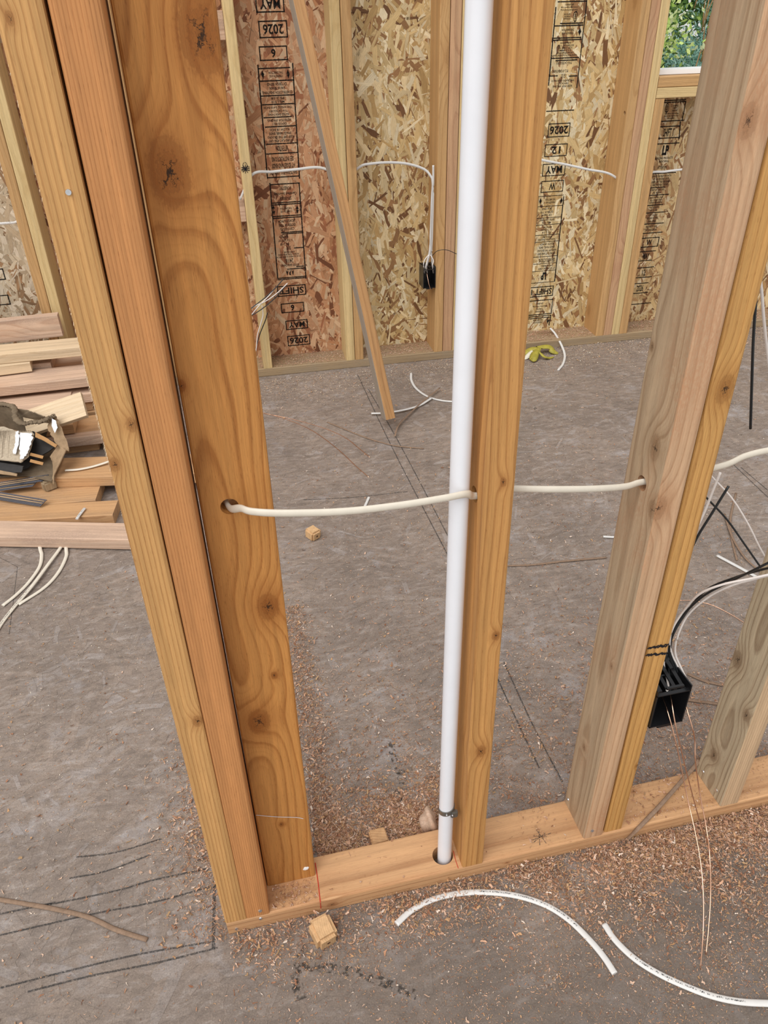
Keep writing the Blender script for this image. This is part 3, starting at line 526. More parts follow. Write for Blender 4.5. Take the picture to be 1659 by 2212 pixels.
def wlumber(name, x0, x1, d0, d1, z0, z1, mat, label, cat, axis='z', **k):
    if axis == 'z': A, B = wall((x0+x1)/2, (d0+d1)/2, z0), wall((x0+x1)/2, (d0+d1)/2, z1); return lumber(name, A, B, x1-x0, d1-d0, WX, mat, label, cat, **k)
    A, B = wall(x0, (d0+d1)/2, (z0+z1)/2), wall(x1, (d0+d1)/2, (z0+z1)/2); return lumber(name, A, B, z1-z0, d1-d0, (0, 0, 1), mat, label, cat, **k)
wlumber('bottom_plate', -1.6, 3.6, 0, 0.139, 0, 0.038, M['farplate'], 'dusty bottom plate lying along the far strand board wall', 'plate', 'x')
FT = 2.4
for x0, x1, mt, lb in ((-0.543, -0.505, 'tan', 'tan far wall stud of the left pair, above the lumber pile'), (-0.504, -0.466, 'cream', 'cream far wall stud of the left pair, above the lumber pile'),
                       (0.316, 0.354, 'cream', 'pale cream far wall stud with a scribbled black marker star'), (0.688, 0.727, 'cream', 'left cream stud of the pair standing at the sheathing joint'), (0.729, 0.767, 'tan', 'right tan stud of the pair standing at the sheathing joint'),
                       (1.097, 1.136, 'tan', 'tan far wall stud that carries the small black device box'), (1.138, 1.181, 'rose', 'rosy stud between the tan box stud and a cream stud'), (1.183, 1.221, 'cream', 'cream far wall stud right of the rosy one'),
                       (1.892, 1.931, 'tan', 'leftmost full height stud of the window side group, cable hole in its side'), (1.932, 1.971, 'rose', 'second stud in the group beside the window'), (1.972, 2.011, 'cream', 'third stud in the group, it forms the window jamb')):
    s_ = wlumber('wall_stud', x0, x1, 0, 0.139, 0.038, FT, M[mt], lb, 'stud')
    if x0 == 1.892: holestud = s_
    if x0 == 0.316: starstud = s_
    if x0 == 1.097: boxstud = s_
wlumber('cripple_stud', 2.012, 2.052, 0, 0.139, 0.038, 1.034, M['tan'], 'short tan cripple stud under the window sill boards', 'stud')
wlumber('cripple_stud', 2.50, 2.54, 0, 0.139, 0.038, 1.034, M['tan'], 'cripple stud under the middle of the window sill', 'stud')
wlumber('sill_board', 2.012, 3.36, 0, 0.139, 1.035, 1.0735, M['cream'], 'lower of the two stacked window sill boards', 'board', 'x')
wlumber('sill_board', 2.012, 3.36, 0, 0.139, 1.0745, 1.113, M['tan'], 'upper of the two stacked window sill boards under the white flange', 'board', 'x')
wlumber('wall_stud', 3.36, 3.40, 0, 0.139, 0.038, FT, M['tan'], 'stud at the right side of the window', 'stud')
wlumber('blocking', -0.06, 0.315, 0.075, 0.113, 0.649, 0.742, M['scrap_pink'], 'lower short pinkish block nailed left of the starred stud', 'block', 'x')
wlumber('blocking', -0.06, 0.315, 0.075, 0.113, 1.282, 1.373, M['scrap_pink'], 'upper short pinkish block nailed left of the starred stud', 'block', 'x')
wlumber('wall_stud', -0.10, -0.06, 0, 0.139, 0.038, FT, M['tan'], 'far wall stud at the left ends of the short blocks', 'stud')
wo = link('window_1', None); wo.matrix_world = Matrix.Translation(wall(2.68, 0.1, 1.12)); tag(wo, 'unglazed window opening with a white vinyl flange at its foot', 'window', kind='structure')
bm = bmesh.new(); bmesh.ops.create_cube(bm, size=1); v0 = wall(2.68, 0.105, 1.1235)
for v in bm.verts: v.co = WX*(v.co.x*1.34) + WN*(v.co.y*0.085) + Vector((0, 0, v.co.z*0.018)) + v0 - wo.matrix_world.translation
bm_obj('window_sill', bm, M['vinyl'], wo)
# marker star on the starred stud
a, z = onW(530, 365, 0); pr = []
for k in range(5):
    an = math.pi*k/5+0.2; pr.append(stroke_quads([wall(a+0.016*math.cos(an), 0, z+0.016*math.sin(an)), wall(a-0.016*math.cos(an), 0, z-0.016*math.sin(an))], 0.0022, -WN, 0.0006+0.0002*k))
for k in range(-1, 2): pr.append(stroke_quads([wall(a-0.016, 0, z+k*0.006), wall(a+0.017, 0, z+k*0.006+0.002)], 0.002, -WN, 0.0018))
pr.append(stroke_quads([wall(a+0.008*math.sin(t/2), 0, z+0.012+0.012*math.cos(t/2)) for t in range(13)], 0.0018, -WN, 0.0020))
child_mesh('marker_star', *merge(pr), M['marker'], starstud)
drill(holestud, onW_p := wall(1.85, 0.055, 0.70), wall(1.96, 0.055, 0.70), 0.011) if False else None
# brace
bb, bt = onZ(838, 935, 0.012), None
brA = Vector((0.735, 1.835, 0.045)); q_ = onY(640, 0, 2.28); brB = brA + (Vector(q_)-brA)*1.25
br = lumber('brace_board', brA, brB, 0.038, 0.089, (1, 0, 0), M['brace'], 'long brown brace board leaning from the floor toward the far wall, grey left side', 'board', sidemat=M['brace_side'])
bpy.context.view_layer.update()

# ------------------------------------------------------------------ near partition
pl = lumber('bottom_plate', (0, 0.0445, 0.019), (1.75, 0.0445, 0.019), 0.038, 0.089, (0, 0, 1), M['plate'], 'light brown bottom plate of the near stud wall with a pipe hole', 'plate')
PX, PY, PR_ = 0.414, 0.034, 0.01335
drill(pl, (PX-0.004, PY-0.001, -0.02), (PX-0.004, PY-0.001, 0.06), 0.0195, 40)
TOP = 1.75
s1 = stud(-0.001, 0.0365, 0, 0.089, 0.0385, TOP, M['pale_edge'], 'pale yellow near stud at the left end of the plate, fuzzy left edge', x0t=-0.003, x1t=0.037)
s2 = stud(0.0375, 0.0755, 0, 0.089, 0.0385, TOP, M['red_edge'], 'reddish near stud tight against the pale yellow end stud', x0t=0.0385, x1t=0.0835)
s3 = stud(0.0785, 0.1685, 0.051, 0.0885, 0.0385, TOP, M['honey'], 'wide honey coloured near board turned flat, big knots and a cable hole', x0t=0.0865, x1t=0.1765)
s4 = stud(0.4385, 0.4795, 0, 0.089, 0.0385, TOP, M['tan_edge'], 'tan near stud directly right of the white pipe', x0t=0.4335, x1t=0.4745)
s5 = stud(0.6835, 0.7245, 0, 0.089, 0.0385, TOP, M['pink_face'], 'near stud with grey weathered side and pink front, rough knots', x0t=0.6925, x1t=0.7325, sidemat=M['grey_face'], r=0.004)
s6 = stud(0.7290, 0.7665, 0.003, 0.089, 0.0385, TOP, M['mustard'], 'mustard yellow near stud pressed against the grey and pink stud', x0t=0.7355, x1t=0.7725)
s7 = stud(0.9790, 1.0200, 0, 0.089, 0.0385, TOP, M['olive_edge'], 'olive grey near stud at the right edge with bold grain', sidemat=M['olive_face'])
HZ1, HZ2, HZ3 = 0.871, 0.848, 0.820
drill(s3, (0.118, 0.03, HZ1), (0.118, 0.12, HZ1+0.002), 0.0115)
drill(s4, (0.40, 0.036, HZ2), (0.52, 0.036, HZ2-0.004), 0.0115)
drill(s5, (0.66, 0.042, HZ3), (0.76, 0.042, HZ3), 0.0115)
drill(s6, (0.70, 0.042, HZ3), (0.80, 0.042, HZ3), 0.0115)
drill(holestud, wall(1.86, 0.02, 0.985), wall(1.96, 0.02, 0.985), 0.009)
bpy.context.view_layer.update()
nail(s2, onY(562, 1967, 0)+Vector((0, 0.0, 0)), (0.3, -1, 0.25)); nail(pl, onY(563, 1984, 0), (0, -1, 0)); nail(pl, onY(511, 2006, 0), (0, -1, 0.2))
nail(s1, onY(148, 415, 0), (0, -1, 0), 0.003)
nail(s5, onY(1279, 1794, 0), (0, -1, 0.4)); 
def onX(u, v, x): d = ray(u, v); return CAM + d*((x-CAM.x)/d.x)
nail(s5, onX(1227, 1727, 0.6835), (-1, 0, 0)); nail(s5, onX(1301, 1310, 0.688), (-1, 0, 0)); nail(s7, onX(1519, 1667, 0.979), (-1, 0, 0)); nail(s7, onX(1547, 1707, 0.979), (-1, 0, 0.2), 0.0045)
# splintered fuzz on the pale stud's left arris
rd = random.Random(3); pr = []
for i in range(520):
    z = rd.choice((rd.uniform(0.97, 1.22), rd.uniform(0.97, 1.10), rd.uniform(0.6, 1.6))); p = Vector((-0.0015, rd.uniform(-0.0005, 0.006), z)); q = p+Vector((-rd.uniform(0.0003, 0.0024)*(1.2 if 0.97 < z < 1.1 else 0.35), -rd.uniform(0, 0.002), rd.uniform(-0.005, 0.001)))
    w = Vector((0.0003, 0, 0.00022)); pr.append(([p-w, p+w, q], [(0, 1, 2)]))
child_mesh('splinters', *merge(pr), M['scrap_pale'], s1)['kind'] = 'stuff'
# plaster dab, cobweb and rust-dark nail holes on the honey board
bm = bmesh.new(); bmesh.ops.create_icosphere(bm, subdivisions=2, radius=0.0052)
for v in bm.verts: v.co = Vector((v.co.x*rd.uniform(0.9, 1.3), v.co.y*0.35, v.co.z*rd.uniform(0.8, 1.2)))
bmesh.ops.transform(bm, matrix=s3.matrix_world.inverted() @ Matrix.Translation(onY(661, 1876, 0.0505)), verts=bm.verts); bm_obj('caulk_dab', bm, M['vinyl'], s3)
pr = [stroke_quads(spline([onY(u, v, 0.0505) for u, v in ((553, 1760), (575, 1762), (600, 1764), (640, 1765), (655, 1768))], 6), 0.0012, (0, -1, 0), 0.0007)]
child_mesh('dusty_scratch', *merge(pr), M['card_white'], s3)
# layout marks
for L_, w_ in ((((681, 1864), (687, 1905), (692, 1950)), 0.0018), (((979, 1838), (984, 1858), (990, 1876)), 0.0012)):
    child_mesh('red_layout_line', *stroke_quads(spline([onZ(u, v, 0.038) for u, v in L_], 5), w_, (0, 0, 1), 0.0006), M['red_line'], pl)
pr = [stroke_quads([onY(692, 1950, 0), onY(693, 1962, 0)], 0.0015, (0, -1, 0), 0.0006)]; child_mesh('red_layout_line', *merge(pr), M['red_line'], pl)
pr = [stroke_quads([onZ(*a_, 0.038), onZ(*b_, 0.038)], 0.0016, (0, 0, 1), 0.0006) for a_, b_ in (((1158, 1792), (1180, 1822)), ((1164, 1793), (1166, 1826)), ((1150, 1815), (1190, 1800)), ((1152, 1806), (1182, 1808)), ((1150, 1822), (1178, 1800)))]
child_mesh('pencil_cross', *merge(pr), M['pencil'], pl)
pr = []
for (a_, b_) in (((1401, 1399), (1441, 1393)), ((1397, 1415), (1437, 1411))):
    A_, B2 = onY(*a_, 0.003), onY(*b_, 0.003)
    for k in range(16):
        p = A_.lerp(B2, k/15); j = rd.uniform(-0.0022, 0.0022); pr.append(stroke_quads([p+Vector((-0.002, 0, j-0.001)), p+Vector((0.002, 0, j+0.0015))], 0.003, (0, -1, 0), 0.0006+0.00004*k))
child_mesh('marker_lines', *merge(pr), M['marker'], s6)

# pipe and clamp
bm = bmesh.new(); bmesh.ops.create_cone(bm, cap_ends=False, segments=40, radius1=PR_, radius2=PR_, depth=1.9)
for v in bm.verts: v.co.z += 0.94
pipe = bm_obj('water_pipe', bm, M['pvc']); pipe.location = (PX, PY, -0.02)
for p in pipe.data.polygons: p.use_smooth = True
tag(pipe, 'upright white plastic pipe passing through the near bottom plate', 'pipe')
CZ = onY(968, 1758, 0.021).z; cr = link('pipe_clamp', None); cr.location = (PX, PY, CZ); tag(cr, 'small grey metal clamp around the foot of the white pipe', 'clamp')
vs = []; fs = []; n = 40
for i in range(n+1):
    a = math.radians(-100+ i*300/n); tz = 0.0035*math.sin(a+0.6)
    for rr, zz in ((PR_+0.0003, -0.0055), (PR_+0.0016, -0.0055), (PR_+0.0016, 0.0055), (PR_+0.0003, 0.0055)): vs.append((rr*math.cos(a-1.4), rr*math.sin(a-1.4), zz+tz))
for i in range(n):
    for k in range(4): fs.append((4*i+k, 4*i+(k+1) % 4, 4*i+4+(k+1) % 4, 4*i+4+k))
bnd = link('band', mesh('band', vs, fs), M['steel'], cr)
bm = bmesh.new(); bmesh.ops.create_cube(bm, size=1)
for v in bm.verts: v.co = Vector((v.co.x*0.013+0.0105, v.co.y*0.008-0.0125, v.co.z*0.015-0.004))
bmesh.ops.bevel(bm, geom=bm.edges[:], offset=0.0015, segments=2, affect='EDGES'); bm_obj('clip', bm, M['steel'], cr)
for p in ((-0.004, -PR_-0.0018, 0.0), (0.006, -PR_-0.004, -0.001)):
    bm = bmesh.new(); bmesh.ops.create_uvsphere(bm, u_segments=10, v_segments=6, radius=0.0018); bmesh.ops.translate(bm, vec=p, verts=bm.verts); bm_obj('rivet', bm, M['nail'], bnd)

# ------------------------------------------------------------------ cables
def cable(pts, rx, ry, mat, label, name='electrical_cable', cat='cable', leg=None, upv=(0, 0, 1), seg=10, group=None):
    o = tube(name, pts, rx, ry, mat, n=12, seg=seg, upv=upv); tag(o, label, cat, group)
    if leg: legend(o, pts, ry, leg[0], leg[1], upv=upv, seed=len(label))
    return o
pts = [(0.10, 0.30, 0.93), (0.108, 0.14, 0.885), (0.112, 0.088, HZ1+0.001), (0.118, 0.052, HZ1-0.002), onY(520, 1098, 0.030), onY(545, 1105, 0.018), onY(610, 1108.5, 0.010), onY(740, 1105, 0.006), onY(860, 1092, 0.006), onY(960, 1076, 0.010), onY(1008, 1067, 0.017), (0.4345, 0.030, HZ2), (0.478, 0.036, HZ2-0.004),
       onY(1104, 1056, 0.040), onY(1190, 1057, 0.028), onY(1280, 1056, 0.030), onY(1350, 1051, 0.038), (0.687, 0.042, HZ3+0.002), (0.735, 0.042, HZ3), (0.768, 0.042, HZ3+0.004), onY(1570, 1003, 0.04), onY(1610, 985, 0.04), onY(1665, 972, 0.04), onY(1760, 960, 0.05)]
cable(pts, 0.0030, 0.0052, M['sheath'], 'cream cable run through the near studs, crossing in front of the pipe')
z = 0.004
def floorpath(L_, z_=0.0035): return [onZ(u, v, z_) for u, v in L_]
cable(floorpath([(856, 1996), (890, 1966), (940, 1941), (1000, 1929), (1060, 1928), (1120, 1936), (1180, 1956), (1230, 1988), (1275, 2032), (1305, 2068), (1328, 2103)]), 0.0058, 0.0030, M['sheath_w'], 'arched white cable scrap on the floor before the plate, below the pipe', leg=(0.38, 0.80), name='cable_scrap', cat='cable scrap')
cable(floorpath([(1305, 1996), (1330, 2032), (1370, 2070), (1420, 2102), (1480, 2130), (1540, 2152), (1600, 2164), (1670, 2168)]), 0.0058, 0.0030, M['sheath_w'], 'curved white cable scrap in the bottom right corner of the floor', leg=(0.25, 0.85), name='cable_scrap', cat='cable scrap')
cable(floorpath([(888, 806), (889, 822), (900, 840), (925, 857), (960, 866), (1010, 868)]), 0.0055, 0.0030, M['sheath_w'], 'hook shaped white cable scrap by the brace foot, upper one', name='cable_scrap', cat='cable scrap')
cable(floorpath([(802, 893), (830, 892), (870, 886), (905, 876), (932, 860)], 0.010), 0.0055, 0.0030, M['sheath_w'], 'white cable scrap lying under the foot of the leaning brace', name='cable_scrap', cat='cable scrap')
cable([onZ(1189, 709, 0.060), onZ(1200, 722, 0.045), onZ(1214, 748, 0.02), onZ(1220, 768, 0.006), onZ(1216, 786, 0.004), onZ(1206, 799, 0.004)], 0.0055, 0.0030, M['sheath_w'], 'white cable scrap bent down from the far plate beside the banana peel', name='cable_scrap', cat='cable scrap')
cable(floorpath([(797, 1074), (793, 1083), (788, 1094)]), 0.0045, 0.0025, M['sheath_w'], 'tiny white cable cutting on the floor above the crossing cable', name='cable_scrap', cat='cable scrap')
cable(floorpath([(1303, 1159), (1322, 1160), (1345, 1160)]), 0.0045, 0.0025, M['sheath_w'], 'small white cutting peeping out left of the grey and pink stud', name='cable_scrap', cat='cable scrap')
cable(floorpath([(1549, 1200), (1590, 1222), (1630, 1244), (1650, 1256)]), 0.0055, 0.0030, M['sheath_w'], 'straight white cable scrap on the floor at the right edge', name='cable_scrap', cat='cable scrap')
cable([onZ(141, 1016, 0.082), onZ(170, 1014, 0.082), onZ(200, 1008, 0.082), onZ(232, 998, 0.085), onZ(250, 990, 0.085)], 0.0055, 0.0030, M['sheath'], 'cream cable scrap lying on a reddish board of the lumber pile', name='cable_scrap', cat='cable scrap')
cable([onZ(183, 1098, 0.043), onZ(172, 1112, 0.043), onZ(166, 1121, 0.043)], 0.005, 0.0028, M['sheath_w'], 'short white cutting wedged behind the front board of the pile', name='cable_scrap', cat='cable scrap', leg=(0.1, 0.9))
cable([onZ(80, 1150, 0.012), onZ(87, 1186, 0.006), onZ(90, 1200, 0.004), onZ(85, 1225, 0.0035), onZ(62, 1258, 0.0035), onZ(35, 1285, 0.0035), onZ(6, 1308, 0.0035)], 0.0055, 0.0030, M['sheath'], 'leftmost of three cream cable ends coming out under the front board', name='cable_scrap', cat='cable scrap')
cable([onZ(150, 1150, 0.014), onZ(130, 1184, 0.008), onZ(105, 1218, 0.0095), onZ(70, 1265, 0.0095), onZ(30, 1312, 0.005), onZ(0, 1352, 0.0035), onZ(-20, 1390, 0.0035)], 0.0055, 0.0030, M['sheath'], 'middle of three cream cable ends, crossing over the left one', name='cable_scrap', cat='cable scrap', leg=(0.55, 0.95))
cable([onZ(138, 1150, 0.012), onZ(143, 1186, 0.007), onZ(142, 1205, 0.004), onZ(125, 1238, 0.0035), (onZ(95, 1270, 0.0035)), onZ(40, 1306, 0.0035)], 0.0055, 0.0030, M['sheath'], 'rightmost of three cream cable ends coming out under the front board', name='cable_scrap', cat='cable scrap')
# far wall cables
def wp(u, v, d): x, z_ = onW(u, v, d); return wall(x, d, z_)
cable([wall(0.30, 0.06, 0.74), wp(545, 377, 0.02), wp(590, 371, 0.05), wp(640, 366, 0.06), wp(690, 362, 0.06), wall(0.70, 0.06, 0.81)], 0.0030, 0.0052, M['sheath_w'], 'white cable crossing the reddish panel behind the brace', leg=(0.02, 0.45))
cable([wall(0.72, 0.05, 0.79), wp(778, 360, 0.03), wp(800, 354, 0.03), wp(840, 351, 0.03), wp(880, 354, 0.03), wp(915, 365, 0.03), wp(930, 380, 0.02), wp(934, 395, 0.015), wp(932, 450, 0.012), wp(930, 510, 0.01), wp(928, 545, 0.01), wp(918, 585, 0.02)], 0.0030, 0.0050, M['sheath_w'], 'white cable arching across the yellow panel down to the small box')
cable([wp(936, 357, 0.014), wp(936, 390, 0.014), wp(935, 450, 0.014), wp(933, 520, 0.014), wp(932, 550, 0.014), wp(936, 585, 0.02)], 0.0025, 0.0045, M['sheath_w'], 'straight white cable hanging down beside the tan stud into the small box')
cable([wp(1080, 325, 0.03), wp(1172, 346, 0.03), wp(1220, 355, 0.03), wp(1270, 366, 0.025), wp(1315, 375, 0.02), wall(1.93, 0.02, 0.985-0.27)], 0.0030, 0.0048, M['sheath_w'], 'white cable sloping across the stamped yellow panel into the stud hole')
cable([wall(1.99, 0.05, 0.70), wp(1404, 374, 0.05), wp(1435, 371, 0.05), wp(1466, 367, 0.05), wall(2.45, 0.05, 0.76)], 0.0030, 0.0048, M['sheath_w'], 'white cable crossing the stamped panel under the window')
cable([wall(-1.2, 0.05, 0.70), wp(-10, 484, 0.05), wp(15, 482, 0.05), wp(36, 479, 0.05), wall(-0.53, 0.05, 0.74)], 0.0030, 0.0048, M['sheath_w'], 'white cable at the far left above the lumber pile', leg=(0.4, 0.95))

# device boxes
def open_box(name, wx, dy, hz, wt, label):
    r_ = link(name, None); tag(r_, label, 'electrical box')
    bm = bmesh.new()
    def bx(x0, x1, y0, y1, z0, z1):
        q = bmesh.ops.create_cube(bm, size=1)['verts']
        for v in q: v.co = Vector(((x0+x1)/2+v.co.x*(x1-x0), (y0+y1)/2+v.co.y*(y1-y0), (z0+z1)/2+v.co.z*(z1-z0)))
    bx(0, wt, 0, dy, 0, hz); bx(wx-wt, wx, 0, dy, 0, hz); bx(0, wx, 0, dy, 0, wt); bx(0, wx, 0, dy*0.08, hz-0.013, hz-0.011); bx(0, wx, dy*0.78, dy, hz-wt, hz); bx(0, wx, dy-wt, dy, 0, hz)
    bx(wx*0.25, wx*0.75, 0, wt*2, hz, hz+0.004); bx(wx*0.25, wx*0.75, 0, wt*2, -0.004, 0)
    bm_obj('shell', bm, M['boxplastic'], r_)
    for k in range(4):
        bm = bmesh.new(); q = bmesh.ops.create_cube(bm, size=1)['verts']
        for v in q: v.co = Vector((v.co.x*wx*0.10+wx*(0.17+0.22*k), v.co.y*dy*0.68+dy*0.44, v.co.z*0.003+hz-0.006+0.010*(v.co.y)))
        bm_obj('cable_clamp', bm, M['boxplastic'], r_)
    return r_
nb = open_box('device_box', 0.064, 0.082, 0.090, 0.0022, 'black open wiring box on the mustard stud with wires bending out of it'); nb.location = (0.7675, 0.0, 0.331)
bm = bmesh.new(); q = bmesh.ops.create_cube(bm, size=1)['verts']
for v in q: v.co = Vector((v.co.x*0.003+0.0018, v.co.y*0.05+0.055, v.co.z*0.05+0.108))
bm_obj('mounting_flange', bm, M['boxplastic'], nb)
for zz in (0.066, 0.012):
    bm = bmesh.new(); bmesh.ops.create_cone(bm, cap_ends=True, segments=10, radius1=0.0018, radius2=0.0018, depth=0.05)
    bmesh.ops.transform(bm, matrix=Matrix.Translation((0.045, 0.08, zz+0.022)) @ Matrix.Rotation(math.pi/2, 4, 'Y'), verts=bm.verts); bm_obj('box_nail', bm, M['nail'], nb)
fb = open_box('device_box', 0.055, 0.075, 0.092, 0.0025, 'small black wiring box on the tan far stud with cables entering from above')
mm = wm.copy(); mm.translation = wall(1.041, -0.005, 0.338); fb.matrix_world = mm
def wire(name, pts, r, mat, parent=None, label=None, seg=8):
    o = tube(name, pts, r, r, mat, parent, n=8, seg=seg)
    if label: tag(o, label, 'wire')
    return o
for (uu, mt) in ((915, 'wire_white'), (921, 'wire_white'), (934, 'wire_white')):
    o = wire('wire', [wp(928, 548, 0.012), wp(uu+2, 562, 0.0), wp(uu, 575, -0.006), wp(uu+2, 590, 0.02)], 0.0018, M[mt]); tag(o, {915: 'left', 921: 'middle', 934: 'right'}[uu]+' white wire bending into the small far box', 'wire')
wire('wire', [wp(934, 552, 0.0), wp(945, 542, -0.02), wp(965, 540, -0.03), wp(990, 550, -0.03), wp(1020, 560, -0.02)], 0.0014, M['wire_black'], label='thin dark wire looping right from the small far box')
wire('ground_wire', [wp(922, 590, 0.01), wp(926, 612, -0.01), wp(930, 626, -0.01)], 0.0012, M['copper'], label='short copper wire in the mouth of the small far box')
hb = open_box('device_box', 0.055, 0.075, 0.092, 0.0025, 'black wiring box low on the far wall behind the honey board')
mm = wm.copy(); mm.translation = wall(-0.058, -0.005, 0.27); hb.matrix_world = mm
# near box: cable bundles with their conductors
def near_wire(name, L_, r, mat, label): return wire(name, [onY(u, v, y) for u, v, y in L_], r, mat, None, label)
near_wire('wire', [(1481, 1486, 0.012), (1474, 1478, 0.03), (1460, 1440, 0.045), (1449, 1412, 0.05), (1452, 1375, 0.05), (1475, 1330, 0.05), (1520, 1287, 0.03), (1580, 1255, 0.0), (1625, 1233, -0.03), (1675, 1208, -0.05)], 0.0019, M['wire_black'], 'upper black wire arching right from the near wiring box')
near_wire('wire', [(1477, 1487, 0.012), (1470, 1478, 0.03), (1457, 1444, 0.045), (1446, 1410, 0.05), (1455, 1368, 0.05), (1490, 1313, 0.05), (1530, 1272, 0.03), (1590, 1247, 0.0), (1640, 1232, -0.03), (1675, 1224, -0.05)], 0.0019, M['wire_black'], 'lower black wire arching right from the near wiring box')
near_wire('wire', [(1491, 1484, 0.012), (1487, 1476, 0.03), (1470, 1440, 0.045), (1459, 1412, 0.05), (1462, 1380, 0.05), (1485, 1330, 0.05), (1530, 1290, 0.03), (1580, 1265, 0.0), (1640, 1248, -0.03), (1675, 1240, -0.05)], 0.0019, M['wire_white'], 'outer white wire arching right below the black wires')
near_wire('wire', [(1487, 1486, 0.012), (1482, 1478, 0.03), (1466, 1444, 0.045), (1449, 1405, 0.05), (1450, 1365, 0.05), (1475, 1322, 0.05), (1510, 1284, 0.03), (1560, 1263, 0.0), (1625, 1249, -0.03), (1675, 1238, -0.05)], 0.0019, M['wire_white'], 'inner white wire arching right close to the black wires')
near_wire('wire', [(1441, 1491, 0.008), (1444, 1484, 0.02), (1440, 1460, 0.04), (1434, 1436, 0.06), (1438, 1390, 0.09), (1446, 1300, 0.11), (1478, 1200, 0.11), (1520, 1110, 0.11), (1540, 1060, 0.11), (1556, 1021, 0.11)], 0.0021, M['wire_white'], 'white wire rising from the near box to a loose end beside the mustard stud')
near_wire('wire', [(1447, 1493, 0.010), (1450, 1482, 0.03), (1445, 1440, 0.06), (1448, 1350, 0.10), (1462, 1260, 0.11), (1500, 1172, 0.11), (1537, 1110, 0.11), (1574, 1050, 0.11)], 0.0021, M['wire_black'], 'black wire rising from the near box to a loose end beside the mustard stud')
near_wire('wire', [(1500, 1045, 0.14), (1527, 1076, 0.14), (1570, 1122, 0.13), (1610, 1178, 0.11), (1645, 1228, 0.09), (1670, 1262, 0.08)], 0.0017, M['wire_black'], 'black wire slanting down right, crossing behind the loose black end')
near_wire('wire', [(1505, 990, 0.2), (1538, 1030, 0.2), (1580, 1075, 0.18), (1615, 1130, 0.16), (1640, 1180, 0.14), (1660, 1216, 0.12)], 0.0016, M['wire_white'], 'thin white wire curving down right from behind the mustard stud')
near_wire('ground_wire', [(1430, 1503, 0.06), (1440, 1530, 0.02), (1455, 1583, -0.01), (1468, 1640, -0.03), (1484, 1720, -0.06), (1500, 1790, -0.10), (1513, 1860, -0.14), (1519, 1930, -0.18), (1519, 2010, -0.225), (1513, 2094, -0.262)], 0.0011, M['copper'], 'left copper wire hanging from the near box, reaching farthest down')
near_wire('ground_wire', [(1447, 1490, 0.06), (1450, 1510, 0.02), (1458, 1560, -0.01), (1475, 1635, -0.03), (1494, 1710, -0.05), (1512, 1775, -0.07), (1530, 1822, -0.085), (1548, 1858, -0.10), (1560, 1884, -0.11)], 0.0011, M['copper'], 'middle copper wire hanging from the near box, ending in the shavings')
near_wire('ground_wire', [(1474, 1495, 0.06), (1480, 1520, 0.02), (1495, 1570, -0.01), (1501, 1600, -0.015), (1502, 1640, -0.03), (1511, 1710, -0.05), (1526, 1790, -0.09), (1533, 1850, -0.13), (1535, 1930, -0.17), (1531, 2000, -0.205), (1525, 2062, -0.235)], 0.0011, M['copper'], 'right copper wire with a kink, hanging from the near box')
near_wire('wire', [(1640, 560, 0.32), (1632, 660, 0.32), (1627, 740, 0.32), (1624, 830, 0.32), (1621, 926, 0.32)], 0.0026, M['wire_black'], 'thick black wire end hanging straight down at the right edge')
near_wire('electrical_cable', [(1630, 520, 0.32), (1644, 618, 0.32), (1650, 690, 0.32), (1658, 765, 0.32), (1668, 840, 0.32)], 0.0026, M['wire_white'], 'white cable hanging at the right edge beside the black wire')
# wire bundle behind the honey board
bl = [((507, 698), (535, 672), (570, 645), (595, 622), (612, 603), 'wire_black'), ((507, 705), (540, 668), (575, 650), (600, 632), (621, 612), 'wire_white'), ((507, 712), (530, 690), (565, 668), (598, 640), (618, 616), 'wire_black'),
      ((510, 716), (535, 690), (560, 660), (580, 640), (590, 628), 'wire_white'), ((552, 760), (556, 725), (563, 700), (568, 680), (566, 660), 'wire_white'), ((556, 740), (562, 720), (568, 705), (574, 690), (578, 675), 'wire_black')]
for k, b_ in enumerate(bl):
    L_ = [(u, v, 2.36+0.012*k) for u, v in b_[:5]]
    wire('wire', ([wall(-0.03, -0.01+0.006*k, 0.32), wall(0.06, -0.06, 0.28+0.01*k)] if k < 4 else [wall(-0.03, -0.01+0.004*k, 0.30), wall(0.14, -0.08, 0.12), wall(0.24, -0.08, 0.05)])+[onY(u, v, y) for u, v, y in L_], 0.0021, M[b_[5]], None, None)['label'] = ('topmost black wire', 'longest white wire', 'second black wire', 'short white wire', 'lowest white wire, nearly upright', 'lowest black wire')[k] + ' of the loose tuft before the starred stud'
for o in C.objects:
    if o.name.startswith('wire') and 'category' not in o and o.parent is None: o['category'] = 'wire'

# ------------------------------------------------------------------ copper and kraft scraps on the floor
def fscrap(name, L_, r, mat, label, cat, flat=None, z_=0.002):
    p_ = [onZ(u, v, z_) for u, v in L_]; o = tube(name, p_, flat[0] if flat else r, flat[1] if flat else r, mat, n=8, seg=8); tag(o, label, cat)
fscrap('copper_wire_scrap', ((560, 890), (600, 900), (650, 918), (690, 940), (735, 975), (770, 1008), (797, 1031)), 0.0011, M['copper'], 'longer copper wire scrap on the floor right of the honey board', 'wire scrap')
fscrap('copper_wire_scrap', ((570, 893), (630, 905), (700, 925), (745, 945), (775, 968), (799, 988)), 0.0011, M['copper'], 'shorter copper wire scrap curving above the longer one', 'wire scrap')
fscrap('copper_wire_scrap', ((1468, 1297), (1500, 1298), (1540, 1308), (1580, 1328), (1612, 1348)), 0.0011, M['copper'], 'thin copper wire scrap on the floor behind the arching wires', 'wire scrap')
fscrap('kraft_strip', ((-20, 1940), (40, 1950), (110, 1962), (190, 1981), (250, 2008), (318, 2030)), 0, M['kraft'], 'long brown paper strip at the bottom left of the floor', 'paper strip', (0.0045, 0.0016), 0.003)
